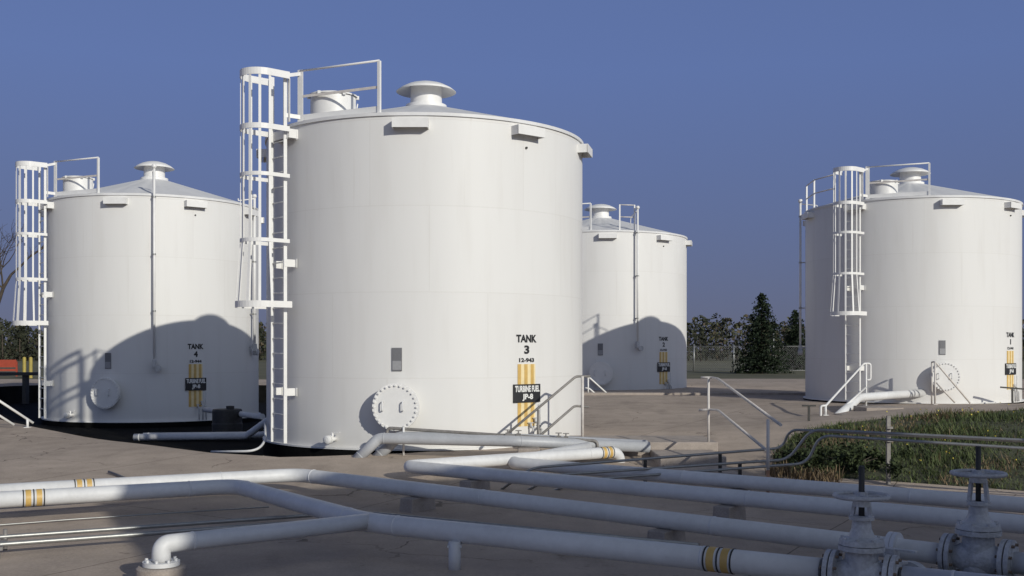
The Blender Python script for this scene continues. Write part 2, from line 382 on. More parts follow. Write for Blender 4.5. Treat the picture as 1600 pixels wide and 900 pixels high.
def inside(poly, xy):
    xy = np.asarray(xy, float); c = np.zeros(len(xy), bool); k = len(poly)
    for i in range(k):
        x0, y0 = poly[i]; x1, y1 = poly[(i + 1) % k]
        hit = ((y0 > xy[:, 1]) != (y1 > xy[:, 1]))
        xi = x0 + (xy[:, 1] - y0) / ((y1 - y0) if y1 != y0 else 1e-9) * (x1 - x0)
        c ^= hit & (xy[:, 0] < xi)
    return c
def densify(poly, step=.5):
    out = []
    for i in range(len(poly)):
        a = np.array(poly[i]); b = np.array(poly[(i + 1) % len(poly)]); k = max(1, int(np.linalg.norm(b - a) / step))
        for j in range(k): out.append(tuple(a + (b - a) * j / k))
    return out
def inset(poly, d):
    k = len(poly); out = []
    area = sum(poly[i][0] * poly[(i + 1) % k][1] - poly[(i + 1) % k][0] * poly[i][1] for i in range(k))
    sg = 1 if area > 0 else -1
    for i in range(k):
        a, b, c = (np.array(poly[j % k]) for j in (i - 1, i, i + 1))
        e0 = (b - a) / np.linalg.norm(b - a); e1 = (c - b) / np.linalg.norm(c - b)
        n0 = np.array((-e0[1], e0[0])) * sg; n1 = np.array((-e1[1], e1[0])) * sg
        nn = (n0 + n1); nn /= np.linalg.norm(nn)
        out.append(tuple(b + nn * d / max(.5, nn.dot(n0))))
    return out

BASIN = [(-1.1, 18.2), (-1.7, 17.75), (-2.45, 17.35), (-3.05, 17.05), (-3.65, 16.95), (-4.95, 17.75), (-7.1, 19.8), (-9.8, 22.3), (-11.38, 24), (-15.4, 26), (-22, 30), (-20, 45), (-6, 45), (-2.6, 32), (-1.2, 23.2), (-.9, 21)]
BASIN_IN = inset(BASIN, .22)
GRASS = [(3.94, 16.05), (4.15, 17.2), (4.4, 18), (5.07, 19.4), (5.86, 19.8), (7.1, 20.2), (9.96, 21), (14, 22.5), (26, 24), (26, 3), (14, 10), (6.8, 14.35)]
FIELD_Y = 54.0
bd, bi, gd = densify(BASIN), densify(BASIN_IN), densify(GRASS)
pts = []; edges = []
def loop(ps, closed=True):
    o = len(pts); pts.extend(ps)
    for i in range(len(ps) - (0 if closed else 1)): edges.append((o + i, o + (i + 1) % len(ps)))
loop(bd); loop(bi); loop(gd)
loop([(-900, FIELD_Y), (-200, FIELD_Y)] + [(x, FIELD_Y + .25 * math.sin(x * .7)) for x in range(-60, 61, 2)] + [(200, FIELD_Y), (900, FIELD_Y)], False)
for x in np.arange(-22, 24.01, .42):
    for y in np.arange(3, 52, .42):
        pts.append((x + random.uniform(-.08, .08), y + random.uniform(-.08, .08)))
for x in (-900, -400, -200, -120, -80, -50, -35, -27, 28, 36, 50, 80, 120, 200, 400, 900):
    for y in (-300, -100, -40, -15, 0, 10, 20, 30, 42, 65, 90, 140, 250, 500, 1200, 2500): pts.append((x, y))
for x in range(-20, 23, 6):
    for y in (-300, -100, -40, -15, -8, -3, 62, 75, 95, 140, 250, 500, 1200, 2500): pts.append((x, y))
V2, _, FC, OV, _, _ = delaunay_2d_cdt([Vector(p) for p in pts], edges, [], 0, 1e-4)
XY = np.array([(v.x, v.y) for v in V2]); Z = ground_z(XY)
in_deep = inside(BASIN_IN, XY + 1e-6) | np.array([any(len(bd) <= k < len(bd) + len(bi) for k in o) for o in OV])
Z[in_deep] = -.42
nz = np.array([math.sin(x * 1.3 + y * .7) * math.sin(y * 1.1 - x * .4) for x, y in XY]) * .012
Z = Z + np.where(in_deep | (XY[:, 1] > 50), 0, nz)
cen = np.array([XY[list(f)].mean(0) for f in FC])
reg = np.zeros(len(FC), int)
reg[inside(GRASS, cen)] = 2; reg[inside(BASIN, cen)] = 1
reg[(cen[:, 1] > FIELD_Y + .1)] = 3
for r, name, mat in ((0, 'ground', M_CONC), (1, 'basin_ground', M_BLACK), (2, 'bank_ground', M_GRASSG), (3, 'field_ground', M_FIELD)):
    idx = np.where(reg == r)[0]; used = sorted({i for k in idx for i in FC[k]}); mp = {u: i for i, u in enumerate(used)}
    b = MB(); fs = []
    for k in idx:
        f = FC[k]; a, bb, c = (XY[i] for i in f)
        if (bb[0] - a[0]) * (c[1] - a[1]) - (bb[1] - a[1]) * (c[0] - a[0]) < 0: f = f[::-1]
        fs.append(tuple(mp[i] for i in f))
    b.add([(XY[u][0], XY[u][1], Z[u]) for u in used], fs, True)
    tag(b.build(name, mat), kind='structure')

# ------------------------------------------------------------------ storage tanks
R, H = 3.05, 5.655
def ang(th): a = RAD(th); return Vector((math.sin(a), -math.cos(a), 0))
def tang(th): a = RAD(th); return Vector((math.cos(a), math.sin(a), 0))
def cyl(th, rho, z): return ang(th) * rho + Vector((0, 0, z))
def frame(th): # columns: tangential, outward-normal, up
    return Matrix((tang(th), ang(th), Vector((0, 0, 1)))).transposed()

FONT_CACHE = {}
def text_data(txt):
    if txt in FONT_CACHE: return FONT_CACHE[txt]
    c = bpy.data.curves.new('txt', 'FONT'); c.body = txt; c.align_x = 'CENTER'; c.offset = .045; c.resolution_u = 4
    o = bpy.data.objects.new('txt', c); COL.objects.link(o)
    dg = bpy.context.evaluated_depsgraph_get(); me = bpy.data.meshes.new_from_object(o.evaluated_get(dg))
    v = np.array([x.co[:] for x in me.vertices]); f = [tuple(p.vertices) for p in me.polygons]
    bpy.data.objects.remove(o); bpy.data.curves.remove(c); bpy.data.meshes.remove(me)
    v[:, :2] -= v[:, :2].min(0); v[:, :2] /= v[:, :2].max(0)
    FONT_CACHE[txt] = (v, f); return v, f
def lettering(txt, th, z0, z1, width, rho, mat, parent):
    v, f = text_data(txt); b = MB()
    b.add([cyl(th + math.degrees((x - .5) * width / R), rho, z0 + y * (z1 - z0)) for x, y, _ in v], f)
    return b.build('lettering', mat, parent)
def curved_panel(name, th, z0, z1, width, rho, mat, parent, x0=0.0, thick=.012):
    b = MB(); k = 8; vs = []
    for i in range(k + 1):
        a = th + math.degrees((x0 + (i / k - .5) * width) / R)
        vs += [cyl(a, rho, z0), cyl(a, rho, z1), cyl(a, rho - thick, z1), cyl(a, rho - thick, z0)]
    fs = []
    for i in range(k):
        o = i * 4; p = o + 4
        fs += [(o, p, p + 1, o + 1), (o + 1, p + 1, p + 2, o + 2), (o + 3, o, p, p + 3)[::-1]]
    fs += [(0, 1, 2, 3), (k * 4 + 3, k * 4 + 2, k * 4 + 1, k * 4)]
    b.add(vs, fs); return b.build(name, mat, parent)

def tank_body(t, h=H, gauge=None, boxes=True):
    b = MB(); b.lathe([(R, 0.0), (R, h)], 160); b.build('shell', M_SHELL, t)
    b = MB(); b.lathe([(R + .002, 0), (R + .07, 0), (R + .07, .03), (R + .002, .03)], 128); b.build('base_chime', M_WHITE, t)
    b = MB(); b.lathe([(R - .3, -.5), (R + .06, -.5), (R + .06, -.004), (R - .3, -.004)], 96); b.build('foundation_ring', M_BLACK, t)
    # roof with slight radial plate folds
    b = MB(); vs = []; fs = []; nn = 192; rings = [R + .025, R * .72, R * .45, .25]
    for i, r in enumerate(rings):
        for j in range(nn):
            a = 2 * math.pi * j / nn; k = abs(((j / nn * 24) % 1) - .5) * 2
            z = h + .012 + (R - r) / (R - .2) * .79 - .010 * (k < .3) * (i in (0, 1, 2))
            vs.append((r * math.sin(a), -r * math.cos(a), z))
    for i in range(len(rings) - 1):
        for j in range(nn): fs.append((i * nn + j, i * nn + (j + 1) % nn, (i + 1) * nn + (j + 1) % nn, (i + 1) * nn + j))
    b.add(vs, fs, True)
    b.lathe([(R + .003, h - .045), (R + .03, h - .045), (R + .03, h + .010), (R + .003, h + .010)], 128)
    b.build('roof', M_ROOF, t)
    zt = h + .87
    b = MB(); b.lathe([(.40, zt - .22), (.40, zt - .06), (.31, zt - .04), (.30, zt + .29), (.27, zt + .29), (.27, zt)], 40)
    for k in range(4): b.bar(cyl(20 + 90 * k, .28, zt + .26), cyl(20 + 90 * k, .28, zt + .325), .05, .02)
    vent = b.build('roof_vent', M_WHITE, t)
    b = MB(); b.lathe([(.02, zt + .33), (.30, zt + .31), (.575, zt + .20), (.585, zt + .205), (.50, zt + .27), (.36, zt + .34), (.2, zt + .385), (.0, zt + .40)], 48, sharp=False)
    b.build('vent_cap', M_WHITE, vent)
    # hatch
    c = cyl(-41.5, 2.48, h + .1); b = MB(); b.lathe([(.40, 0), (.40, .40), (.36, .40), (.36, .0)], 40, c); b.tube([c + Vector((.41 * math.cos(a), .41 * math.sin(a), .18)) for a in (0,)] + [c + Vector((.43, 0, .3))], .012, 6)
    hatch = b.build('roof_hatch', M_WHITE, t)
    b = MB(); b.lathe([(.43, .402), (.43, .43), (.3, .455), (0, .465)], 40, c)
    for k in range(6):
        a = k * 1.05; b.box(c + Vector((.43 * math.cos(a), .43 * math.sin(a), .405)), (.05, .05, .06))
    b.build('hatch_lid', M_WHITE, hatch)
    if boxes:
        for k in range(9):
            th = -4.8 + 39 * k; Rm = frame(th); b = MB()
            wd, dp, ht = .60, .18, .145; tk = .012; zc = h - .13 - ht / 2
            def bx(off, size): b.box(cyl(th, R, zc) + Rm @ Vector(off), size, Rm)
            bx((0, dp, 0), (wd, tk, ht)); bx((0, dp / 2 - .01, ht / 2 + tk / 2), (wd, dp + .03, tk))
            bx((-wd / 2 + tk / 2, dp / 2 - tk / 2 - .012, 0), (tk, dp, ht)); bx((wd / 2 - tk / 2, dp / 2 - tk / 2 - .012, 0), (tk, dp, ht))
            b.build('overflow_box', M_WHITE, t)
    b = MB(); b.tube([cyl(34.5, R - .02, h - .46), cyl(34.5, R + .03, h - .46)], .02, 8); b.build('plug', M_DARK, t)

def tank_ladder(t, h=H):
    TH = -52.6; Rm = frame(TH); O = ang(TH) * (R + .2)
    def P(tt, nn, z): return O + Rm @ Vector((tt, nn, z))
    b = MB()
    for s in (-1, 1): b.box(P(s * .22, 0, (h + .86 + .06) / 2), (.022, .065, h + .80), Rm)
    lad = b.build('ladder', M_WHITE, t)
    b = MB(); b.tube([Vector((-.21, 0, 0)), Vector((.21, 0, 0))], .011, 8); rung0 = None
    for k in range(21):
        z = .3 + k * .265
        if k == 0: rg = b.build('rung', M_WHITE, lad); me = rg.data
        else: rg = link('rung', me, lad)
        rg.matrix_local = Matrix.Translation(P(0, 0, z)) @ Rm.to_4x4()
    for z in (.95, 3.20, h - .22):
        for s in (-1, 1):
            b = MB(); b.box(P(s * .22 + .012 * s, -.095, z), (.012, .23, .13), Rm); b.box(P(s * .22 + .03 * s, -.19, z), (.09, .012, .15), Rm)
            b.build('wall_bracket', M_WHITE, lad)
    # cage
    zs = [(h + .79, .34, .12), (h - .14, .34, .09), (4.70, .34, .065), (3.57, .34, .065), (2.47, .42, .11)]
    def hoop_pts(r, n=20):
        p = [(-r, -.02), (-r, .1)]
        for k in range(n + 1):
            a = math.pi * k / n; p.append((-r * math.cos(a), .36 + r * math.sin(a)))
        return p + [(r, .1), (r, -.02)]
    def on_arc(r, u): # u 0..1 along the hoop's outer half plus sides
        a = math.pi * u
        return (-r * math.cos(a), .36 + r * math.sin(a))
    b = MB(); us = [0, 1 / 6, 2 / 6, 3 / 6, 4 / 6, 5 / 6, 1]
    for u in us:
        path = []
        for z, r, _ in (zs[0], zs[3], zs[4]):
            x, y = on_arc(r - .008, u); path.append((x, y, z))
        x0, y0 = 0, .36
        for (a, c) in zip(path[:-1], path[1:]):
            side = Rm @ Vector((-(a[1] - y0), a[0] - x0, 0))
            b.bar(P(*a), P(*c), .045, .010, side)
    cage = b.build('safety_cage', M_WHITE, t)
    for z, r, hh in zs:
        b = MB(); pp = hoop_pts(r)
        vs = []; fs = []
        for i, (x, y) in enumerate(pp):
            a = pp[max(i - 1, 0)]; c = pp[min(i + 1, len(pp) - 1)]
            dx, dy = c[0] - a[0], c[1] - a[1]; l = math.hypot(dx, dy); nx, ny = -dy / l * .006, dx / l * .006
            for sx, zz in ((1, -hh / 2), (1, hh / 2), (-1, hh / 2), (-1, -hh / 2)): vs.append(P(x + nx * sx, y + ny * sx, z + zz))
        for i in range(len(pp) - 1):
            for j in range(4): fs.append((i * 4 + j, i * 4 + (j + 1) % 4, i * 4 + 4 + (j + 1) % 4, i * 4 + 4 + j))
        b.add(vs, fs); b.build('hoop', M_WHITE, cage)
    # roof guard rail beside the ladder head
    p0 = cyl(-46.6, R - .03, h); p1 = cyl(-15.3, R - .06, h); rd = (p1 - p0).normalized(); Z1 = Vector((0, 0, 1))
    b = MB(); b.bar(p0, p0 + Z1 * .93, .11, .014, rd); g = b.build('guardrail', M_WHITE, t)
    b = MB(); b.bar(p1, p1 + Z1 * .90, .05, .05, rd); b.build('post', M_WHITE, g)
    b = MB(); b.tube([p0 + Z1 * .91, p1 + Z1 * .905], .019, 8); b.build('top_rail', M_WHITE, g)
    b = MB(); b.bar(p0 + Z1 * .46, p1 + Z1 * .46, .045, .012, Z1); b.build('middle_rail', M_RAILW, g)
    b = MB(); b.bar(p0 + Z1 * .09, p1 + Z1 * .09, .10, .010, Z1); b.build('kick_plate', M_WHITE, g)
    # stanchion tying cage top to the rail
    b = MB(); q = P(.34, 0, h + .79); b.bar(q, p0 + Z1 * .86, .06, .012, Z1); b.bar(P(.26, -.05, h), P(.26, -.05, h + .78), .07, .012, Rm @ Vector((1, 0, 0)))
    b.bar(P(.22, 0, h + .12), p0 + Z1 * .10, .07, .012, Z1)
    b.build('stanchion', M_WHITE, g)

def tank_front(t, number, serial):
    # manhole
    th = -8.8; Rm = frame(th); ax = ang(th); c = cyl(th, R - .06, .74)
    b = MB(); b.lathe([(.33, 0), (.33, .26)], 48, c, ax); b.lathe([(.33, .262), (.395, .262), (.395, .30), (.0, .30)], 48, c, ax)
    mh = b.build('manhole', M_WHITE, t)
    b = MB(); cc = c + ax * .302; b.lathe([(.39, 0), (.39, .026), (.0, .032)], 48, cc, ax); cv = b.build('manhole_cover', M_WHITE, mh)
    b = MB(); b.tube([ax * .02, ax * .06], .016, 6, smooth=False); bolt = None
    for k in range(28):
        a = 2 * math.pi * k / 28; p = cc + (tang(th) * math.cos(a) + Vector((0, 0, 1)) * math.sin(a)) * .355
        bolt = b.build('bolt', M_WHITE, mh) if bolt is None else link('bolt', bolt.data, mh)
        bolt.location = p
    for s in (-1, 1):
        p = cc + tang(th) * (s * .17 - .04); b = MB()
        b.tube(fillet([p + Vector((0, 0, .09)) + ax * .03, p + Vector((0, 0, .09)) + ax * .10, p + Vector((0, 0, -.06)) + ax * .10, p + Vector((0, 0, -.06)) + ax * .03], .03, 3), .012, 8); b.build('handle', M_PIPE, mh)
    # placard above the manhole
    pl = curved_panel('placard', -9.2, 1.33, 1.72, .17, R + .018, M_PLAC, t)
    curved_panel('placard_note', -9.2, 1.35, 1.50, .15, R + .024, M_PLAC2, pl)
    # sign
    S = 34.8; q = R + .006
    lettering('TANK', S, 1.815, 1.95, .46, q, M_INK, t)
    lettering(str(number), S, 1.615, 1.765, .115 if number != 1 else .05, q, M_INK, t)
    lettering(serial, S, 1.47, 1.545, .34, q, M_INK, t)
    back = curved_panel('stripe_panel', S, .36, 1.44, .40, R + .004, M_PALE, t, thick=.003)
    for k in range(3): curved_panel('stripe', S, .362, 1.438, .072, R + .007, M_YEL, back, x0=(k - 1) * .145 - .02, thick=.002)
    sp = curved_panel('fuel_sign', S, .775, 1.09, .60, R + .03, M_INK, t, thick=.02)
    lettering('TURBINE FUEL', S, .955, 1.065, .55, R + .033, M_SIGNW, sp)
    lettering('JP-8', S, .80, .925, .24, R + .033, M_SIGNW, sp)
    # sampling pipework under the sign
    b = MB()
    for k, (dx, z) in enumerate(((-.06, .34), (.05, .42), (.16, .30))):
        p = cyl(S + 2 + math.degrees(dx / R), R, z); b.tube(fillet([p, p + ang(S) * .12, p + ang(S) * .12 + Vector((0, 0, -z + .03))], .03, 3), .017, 8)
        b.tube([p + ang(S) * .06, p + ang(S) * .06 + Vector((0, 0, .07))], .022, 8); b.box(p + ang(S) * .06 + Vector((0, 0, .08)), (.09, .03, .015))
    b.tube([cyl(S + 5, R + .06, .05), cyl(S + 5, R + .06, .75)], .009, 6)
    b.build('sample_valves', M_VALVE, t)
    # drain valve low on the shell
    th = -30.3; ax = ang(th); c = cyl(th, R - .03, .17); b = MB()
    b.tube([c, c + ax * .24], .04, 14); b.lathe([(0, .2), (.075, .2), (.075, .235), (0, .235)], 16, c, ax); b.lathe([(0, .25), (.075, .25), (.075, .285), (.05, .30), (0, .31)], 16, c, ax)
    b.tube([c + ax * .12, c + ax * .12 + Vector((0, 0, .11))], .02, 8); b.bar(c + ax * .12 + Vector((0, 0, .11)) - tang(th) * .02, c + ax * .12 + Vector((0, 0, .12)) + tang(th) * .15, .02, .012)
    b.build('drain_valve', M_WHITE, t)

def tank_gauge(t, th, h=H, bottom=1.42, rails=None, top=.62, rr=.034):
    so = R + .15; b = MB()
    b.tube(fillet([cyl(th, so, bottom), cyl(th, so, h + top)], .1), rr, 10); b.lathe([(0, 0), (.05, .01), (.07, .06), (.05, .11), (0, .12)], 14, cyl(th, so, h + top - .01), sharp=False)
    g = b.build('gauge_pipe', M_WHITE, t)
    for z in (h - .08, h - 1.5, h - 2.9):
        b = MB(); b.bar(cyl(th, R - .01, z), cyl(th, so + .05, z), .03, .03); b.lathe([(rr + .015, -.02), (rr + .015, .02)], 10, cyl(th, so, z)); b.build('pipe_clamp', M_GALV, g)
    b = MB(); b.tube(fillet([cyl(th - .6, so, h + top * .9), cyl(th - .6, so - .5, h + top * .7), cyl(th - .6, so - .5, h + .2)], .12), .016, 8); b.build('roof_link', M_WHITE, g)
    b = MB(); c = cyl(th, so, bottom); b.box(c - Vector((0, 0, .04)), (.11, .11, .2), frame(th)); b.lathe([(0, -.07), (.085, -.07), (.085, .07), (0, .07)], 20, c + tang(th) * .10 - Vector((0, 0, .16)), ang(th))
    b.bar(cyl(th, R, bottom - .02), c, .05, .03); b.build('gauge_head', M_VALVE, g)
    if rails:
        Z1 = Vector((0, 0, 1)); ps = [cyl(a, R - .04, h) for a in rails]; g2 = None
        for p in ps:
            b = MB(); b.bar(p, p + Z1 * .86, .045, .045)
            if g2 is None: g2 = b.build('gauge_handrail', M_WHITE, t)
            else: b.build('post', M_WHITE, g2)
        for z in (.85, .45):
            b = MB(); b.tube([p + Z1 * z for p in ps], .018, 8); b.build('rail', M_RAILW, g2)

D3 = RAD(4.545)
def make_tank(x, y, z, rz, label, number, serial, h=H, gauge=None):
    t = empty('storage_tank', (x, y, z), rz, label, 'storage tank', 'white vertical fuel storage tanks')
    tank_body(t, h); tank_ladder(t, h); tank_front(t, number, serial)
    if gauge: tank_gauge(t, h=h, **gauge)
    return t
T3 = make_tank(-1.679, 21.13, 0, D3, 'largest white tank in the middle, lettered TANK 3, with caged ladder on its left', 3, '12-943')
T4 = make_tank(-10.74, 32.42, -.28, D3, 'white tank at the left, lettered TANK 4, half covered by a neighbour\'s shadow', 4, '12-944', gauge=dict(th=13.7, bottom=1.50, top=.62))
tank_gauge(T4, 75, bottom=1.9, top=.2, rr=.04)
T1 = make_tank(11.16, 30.26, .33, D3, 'white tank at the right edge, lettered TANK 1, beside the grass bank', 1, '12-941', gauge=dict(th=-111, bottom=1.55, rails=(-110, -88, -68), top=.35))
T2 = make_tank(3.412, 41.71, .083, D3, 'smallest looking white tank at the back, lettered TANK 2, behind the tank 3 shell', 2, '12-942', h=5.45, gauge=dict(th=13.3, rails=(3, 12.8), bottom=1.72, top=.7))
T1.scale = (.93, .93, .935); T4.scale = (1, 1, 1.103); T2.scale = (1.08,) * 3        # the far tank is a little larger, the right one a little smaller
# a flat roofed pump house stands right of and behind the viewpoint; its shadow falls over the pipe yard
PH, PW, PL = 6.5, 9.0, 11.0
ux, uy = Vector((.894, .448, 0)), Vector((.448, -.894, 0))
ca = math.atan2(ux.y, ux.x)
t = empty('pump_house', (5.15, -.85, -.2), ca, 'flat roofed grey block pump house right of the viewer, shading the pipe yard', 'building')
b = MB(); b.box((PW / 2, -PL / 2, PH / 2 - .15), (PW - .3, PL - .3, PH - .3)); b.build('wall', M_BLOCK, t)
b = MB(); b.box((PW / 2, -PL / 2, PH - .13), (PW, PL, .26)); b.build('roof', M_CONC, t)
for x in (2.2, 4.5, 6.8):
    b = MB(); b.box((x, -.12, 3.4), (1.2, .08, 1.0)); f = b.build('window', M_WHITE, t); b = MB(); b.box((x, -.07, 3.4), (1.05, .04, .85)); b.build('pane', M_DARK, f)
b = MB(); b.box((.12, -3.0, 1.08), (.08, 1.1, 2.1)); d = b.build('door', M_VALVE, t); b = MB(); b.box((.04, -2.6, 1.0), (.09, .14, .03)); b.build('handle', M_GALV, d)

# ------------------------------------------------------------------ pipelines
def along(p, q, d):
    p, q = Vector(p), Vector(q); return p + (q - p).normalized() * d
def pipeline(name, pts, r, label, cat='pipe', mat=None, fil=.3, group=None, bands=(), flanges=(), n=20, kind=None):
    b = MB(); b.tube(fillet(pts, fil, 8), r, n)
    if r > .06:
        for p, q in zip(pts[:-1], pts[1:]):
            ln = (Vector(q) - Vector(p)).length; ax_ = (Vector(q) - Vector(p)).normalized(); d = fil + .02
            while d < ln - .1:
                b.lathe([(r, -.010), (r + .0045, -.005), (r + .0045, .005), (r, .010)], n, along(p, q, d), ax_); d += 2.9
    o = b.build(name, mat or M_PIPE); tag(o, label, cat, group)
    for (p, q, d) in bands:      # pair of ochre bands round the pipe at distance d along segment p->q
        c = along(p, q, d); ax = (Vector(q) - Vector(p)).normalized()
        for k in (-1, 1):
            b = MB(); b.lathe([(r + .001, -.028), (r + .004, -.028), (r + .004, .028), (r + .001, .028)], n, c + ax * .055 * k, ax); b.build('ochre_band', M_YEL, o)
        for k in (-.105, 0, .105):
            b = MB(); b.lathe([(r + .002, -.006), (r + .006, -.006), (r + .006, .006), (r + .002, .006)], n, c + ax * k, ax); b.build('band_edge', M_DARK, o)
    for (p, q, d) in flanges:
        c = along(p, q, d); ax = (Vector(q) - Vector(p)).normalized()
        b = MB(); b.lathe([(r, -.02), (r + .05, -.02), (r + .05, .02), (r, .02)], 24, c, ax)
        b.lathe([(r, .024), (r + .05, .024), (r + .05, .06), (r, .06)], 24, c, ax); b.build('flange', M_PIPE, o)
    return o
AX = Vector((.857, -.515, 0))
GP = 'large white fuel pipes across the yard'
# foreground run, bent and branched, carrying the near gate valve
q1a, q1b = Vector((-1.3, 9.82, .10)), Vector((2.2, 7.68, .10)); q1c = q1b + AX * 6
q2l, q2m = Vector((-9.2, 9.8, .05)), Vector((-3.29, 12.9, .05))
V1C = q1b + AX * .28
pipeline('pipeline', [q2l, q2m, q1a, q1b], .09, 'nearest thick pipe, from the left edge round a bend to the bottom gate valve', group=GP, bands=((q1a, q1b, 3.35), (q2l, q2m, 4.45)))
pipeline('pipeline', [q1b + AX * .56, q1c], .092, 'thick pipe stub leaving the nearest gate valve at the lower right corner', group=GP)
br = pipeline('pipeline', [(-2.80, 8.62, -.03), (-2.80, 8.62, .12), (-1.3, 9.84, .11)], .074, 'pipe with a white elbow turning down onto the round concrete pier', group=GP, fil=.24)
b = MB(); b.lathe([(.0, -.048), (.145, -.048), (.145, -.014), (.078, -.014)], 28, (-2.80, 8.62, 0))
for k in range(8): b.tube([Vector((-2.80 + .118 * math.cos(k * .785), 8.62 + .118 * math.sin(k * .785), -.05)), Vector((-2.80 + .118 * math.cos(k * .785), 8.62 + .118 * math.sin(k * .785), .008))], .013, 6, smooth=False)
b.build('flange', M_PIPE, br)
b = MB(); b.lathe([(.20, -.35), (.195, -.065), (.18, -.052), (0, -.050)], 36, (-2.80, 8.62, 0)); tag(b.build('pipe_pier', M_BLOCK), 'round concrete pier under the white pipe elbow at lower left', 'pipe support')
# post under the near pipe
b = MB(); pp = q1a + (q1b - q1a).normalized() * .95; b.tube([pp + Vector((0, -.12, -.32)), pp + Vector((0, -.12, -.06))], .052, 18)
b.box(pp + Vector((0, -.04, -.10)), (.12, .22, .02)); tag(b.build('pipe_stand', M_PIPE), 'short white pipe stand under the nearest thick pipe', 'pipe support')
# second run
V2C = Vector((3.74, 8.66, .0))
q3l, q3m = Vector((-9.0, 10.6, .06)), Vector((-2.8, 14.1, .05)); BX = (V2C - q3m); BX.z = 0; BX.normalize()
pipeline('pipeline', [q3l, q3m, V2C - BX * .28], .088, 'second thick pipe with its bend below the middle tank\'s ladder, feeding the handwheel valve', group=GP, bands=((q3l, q3m, 4.5),), flanges=((V2C - BX * 2, V2C, 1.30),))
pipeline('pipeline', [V2C + BX * .28, V2C + BX * .62], .088, 'short pipe piece between the two valves at the right edge', group=GP)
pipeline('pipeline', [V2C + BX * 1.18, V2C + BX * 5], .088, 'pipe leaving the small valve at the right edge', group=GP)
# U runs towards the middle tank
z1e = Vector((-1.5, 15.0, .06)); z1l = Vector((1.68, 16.9, .09))
pipeline('pipeline', [Vector((9.5, 6.1, .06)), z1e, z1l, z1l + Vector((.02, .1, -.35))], .088, 'doubled back pipe with leftmost elbow and a sunlit white end', group=GP, fil=.2, bands=((z1l, z1e, .26),))
z2e = Vector((-.05, 15.8, .03)); z2l = Vector((1.2, 17.05, .14))
pipeline('pipeline', [Vector((9.5, 8.95, -.05)), z2e, z2l], .088, 'doubled back pipe with the inner elbow right of the sunlit end pipe', group=GP, fil=.2)
sl = 0
for (p, q, d, lab) in ((q3m, V2C, 2.2, 'concrete sleeper under the second pipe, nearest its bend'), (q3m, V2C, 5.6, 'concrete sleeper under the second pipe, nearest the valve'), (z1e, Vector((9.5, 6.1, .06)), 1.3, 'concrete sleeper below the elbow of the doubled back pipe'), (z1e, Vector((9.5, 6.1, .06)), 5.0, 'concrete sleeper under the doubled back pipe, further right'), (z2e, Vector((9.5, 8.95, -.05)), 3.6, 'concrete sleeper under the rear pipe before the grass bank'), (q2l, q2m, 2.2, 'concrete sleeper under the nearest pipe at the left edge')):
    c = along(p, q, d); zb = gz(c.x, c.y); ztop = c.z - .086; hz = ztop - zb + .1
    if ztop - zb < .03: continue
    d_ = (Vector(q) - Vector(p)).normalized(); b = MB(); b.box((c.x, c.y, ztop - hz / 2), (.22, .42, hz), Matrix.Rotation(math.atan2(d_.y, d_.x), 3, 'Z'), taper=.9); tag(b.build('pipe_sleeper', M_BLOCK, bevel=.01), lab, 'pipe support', 'concrete sleepers under the yard pipes')
# twin raised pipes in front of tank 3
for k, (dy, dx, lab) in enumerate(((0, 0, 'raised pipe in front of the middle tank with slanted leg, front one'), (.30, .28, 'raised pipe in front of the middle tank, right behind its twin'))):
    pipeline('pipeline', [(-2.46 + dx, 17.05 + dy, -.06), (-2.12 + dx, 17.15 + dy, .28), (0.05 + dx, 16.95 + dy, .25), (2.2, 17.35 + dy, .12)], .088, lab, group='raised twin pipes by the middle tank', fil=.07, mat=M_PIPEG)
b = MB(); b.box((.26, 16.98, .02), (.34, .55, .27)); tag(b.build('pipe_block', M_BLOCK, bevel=.012), 'square concrete block under the raised pipes by the middle tank', 'pipe support')
# thin line above the twin pipes
c0 = [(-2.05, 17.5, .0), (-2.02, 17.5, .42), (-.1, 17.2, .32), (1.35, 17.1, .24), (1.36, 17.1, .0)]
th = pipeline('small_pipe', c0, .026, 'thin grey pipe with fittings running above the raised pipes', mat=M_RAIL, fil=.07, n=10)
for d in (.02, .14, .58, .66):
    c = Vector(c0[2]) + (Vector(c0[3]) - Vector(c0[2])) * d; a = (Vector(c0[3]) - Vector(c0[2])).normalized()
    b = MB(); b.lathe([(.02, -.035), (.048, -.035), (.048, .035), (.02, .035)], 12, c, a); b.tube([c, c + Vector((0, 0, .09))], .014, 6); b.box(c + Vector((0, 0, .09)), (.1, .02, .015)); b.build('fitting', M_RAIL, th)
b = MB(); b.tube([(-1.75, 17.42, -.02), (-1.75, 17.42, .44)], .018, 8); tag(b.build('pipe_prop', M_WHITE), 'thin white upright prop holding the thin grey pipe', 'pipe support')
# conduits with goosenecks and the rack on the bank
GC = 'thin conduits climbing onto the grass bank'
for k, (y0, y1, zf, xb, yb, zt, lab) in enumerate(((727, 700, .27, 1238, 15.4, .58, 'thin conduit with the leftmost gooseneck beside the bush'), (738, 718, .12, 1225, 14.9, .60, 'thin conduit with the middle gooseneck beside the bush'), (746, 724, .08, 1232, 14.6, .50, 'thin conduit with the rightmost gooseneck beside the bush'))):
    a = at(830 + 40 * k, y0 + 4, 14.2); c = at(xb - 15 + 22 * k, y1, yb - .2); d = at(1253 + 14 * k - (20 if k == 0 else 0), 671 + (9 if k == 2 else 0), yb - .3)
    e = Vector((6.75, 13.1 + .1 * (2 - k), zt - .05)); f = e + (e - d).normalized() * 5
    a0 = Vector((a.x - .45, a.y + .12, gz(a.x - .45, a.y + .12) - .05))
    pipeline('conduit', [a0, a, c, d, e, f], .019, lab, 'conduit', M_GALV, .16, GC, n=10)
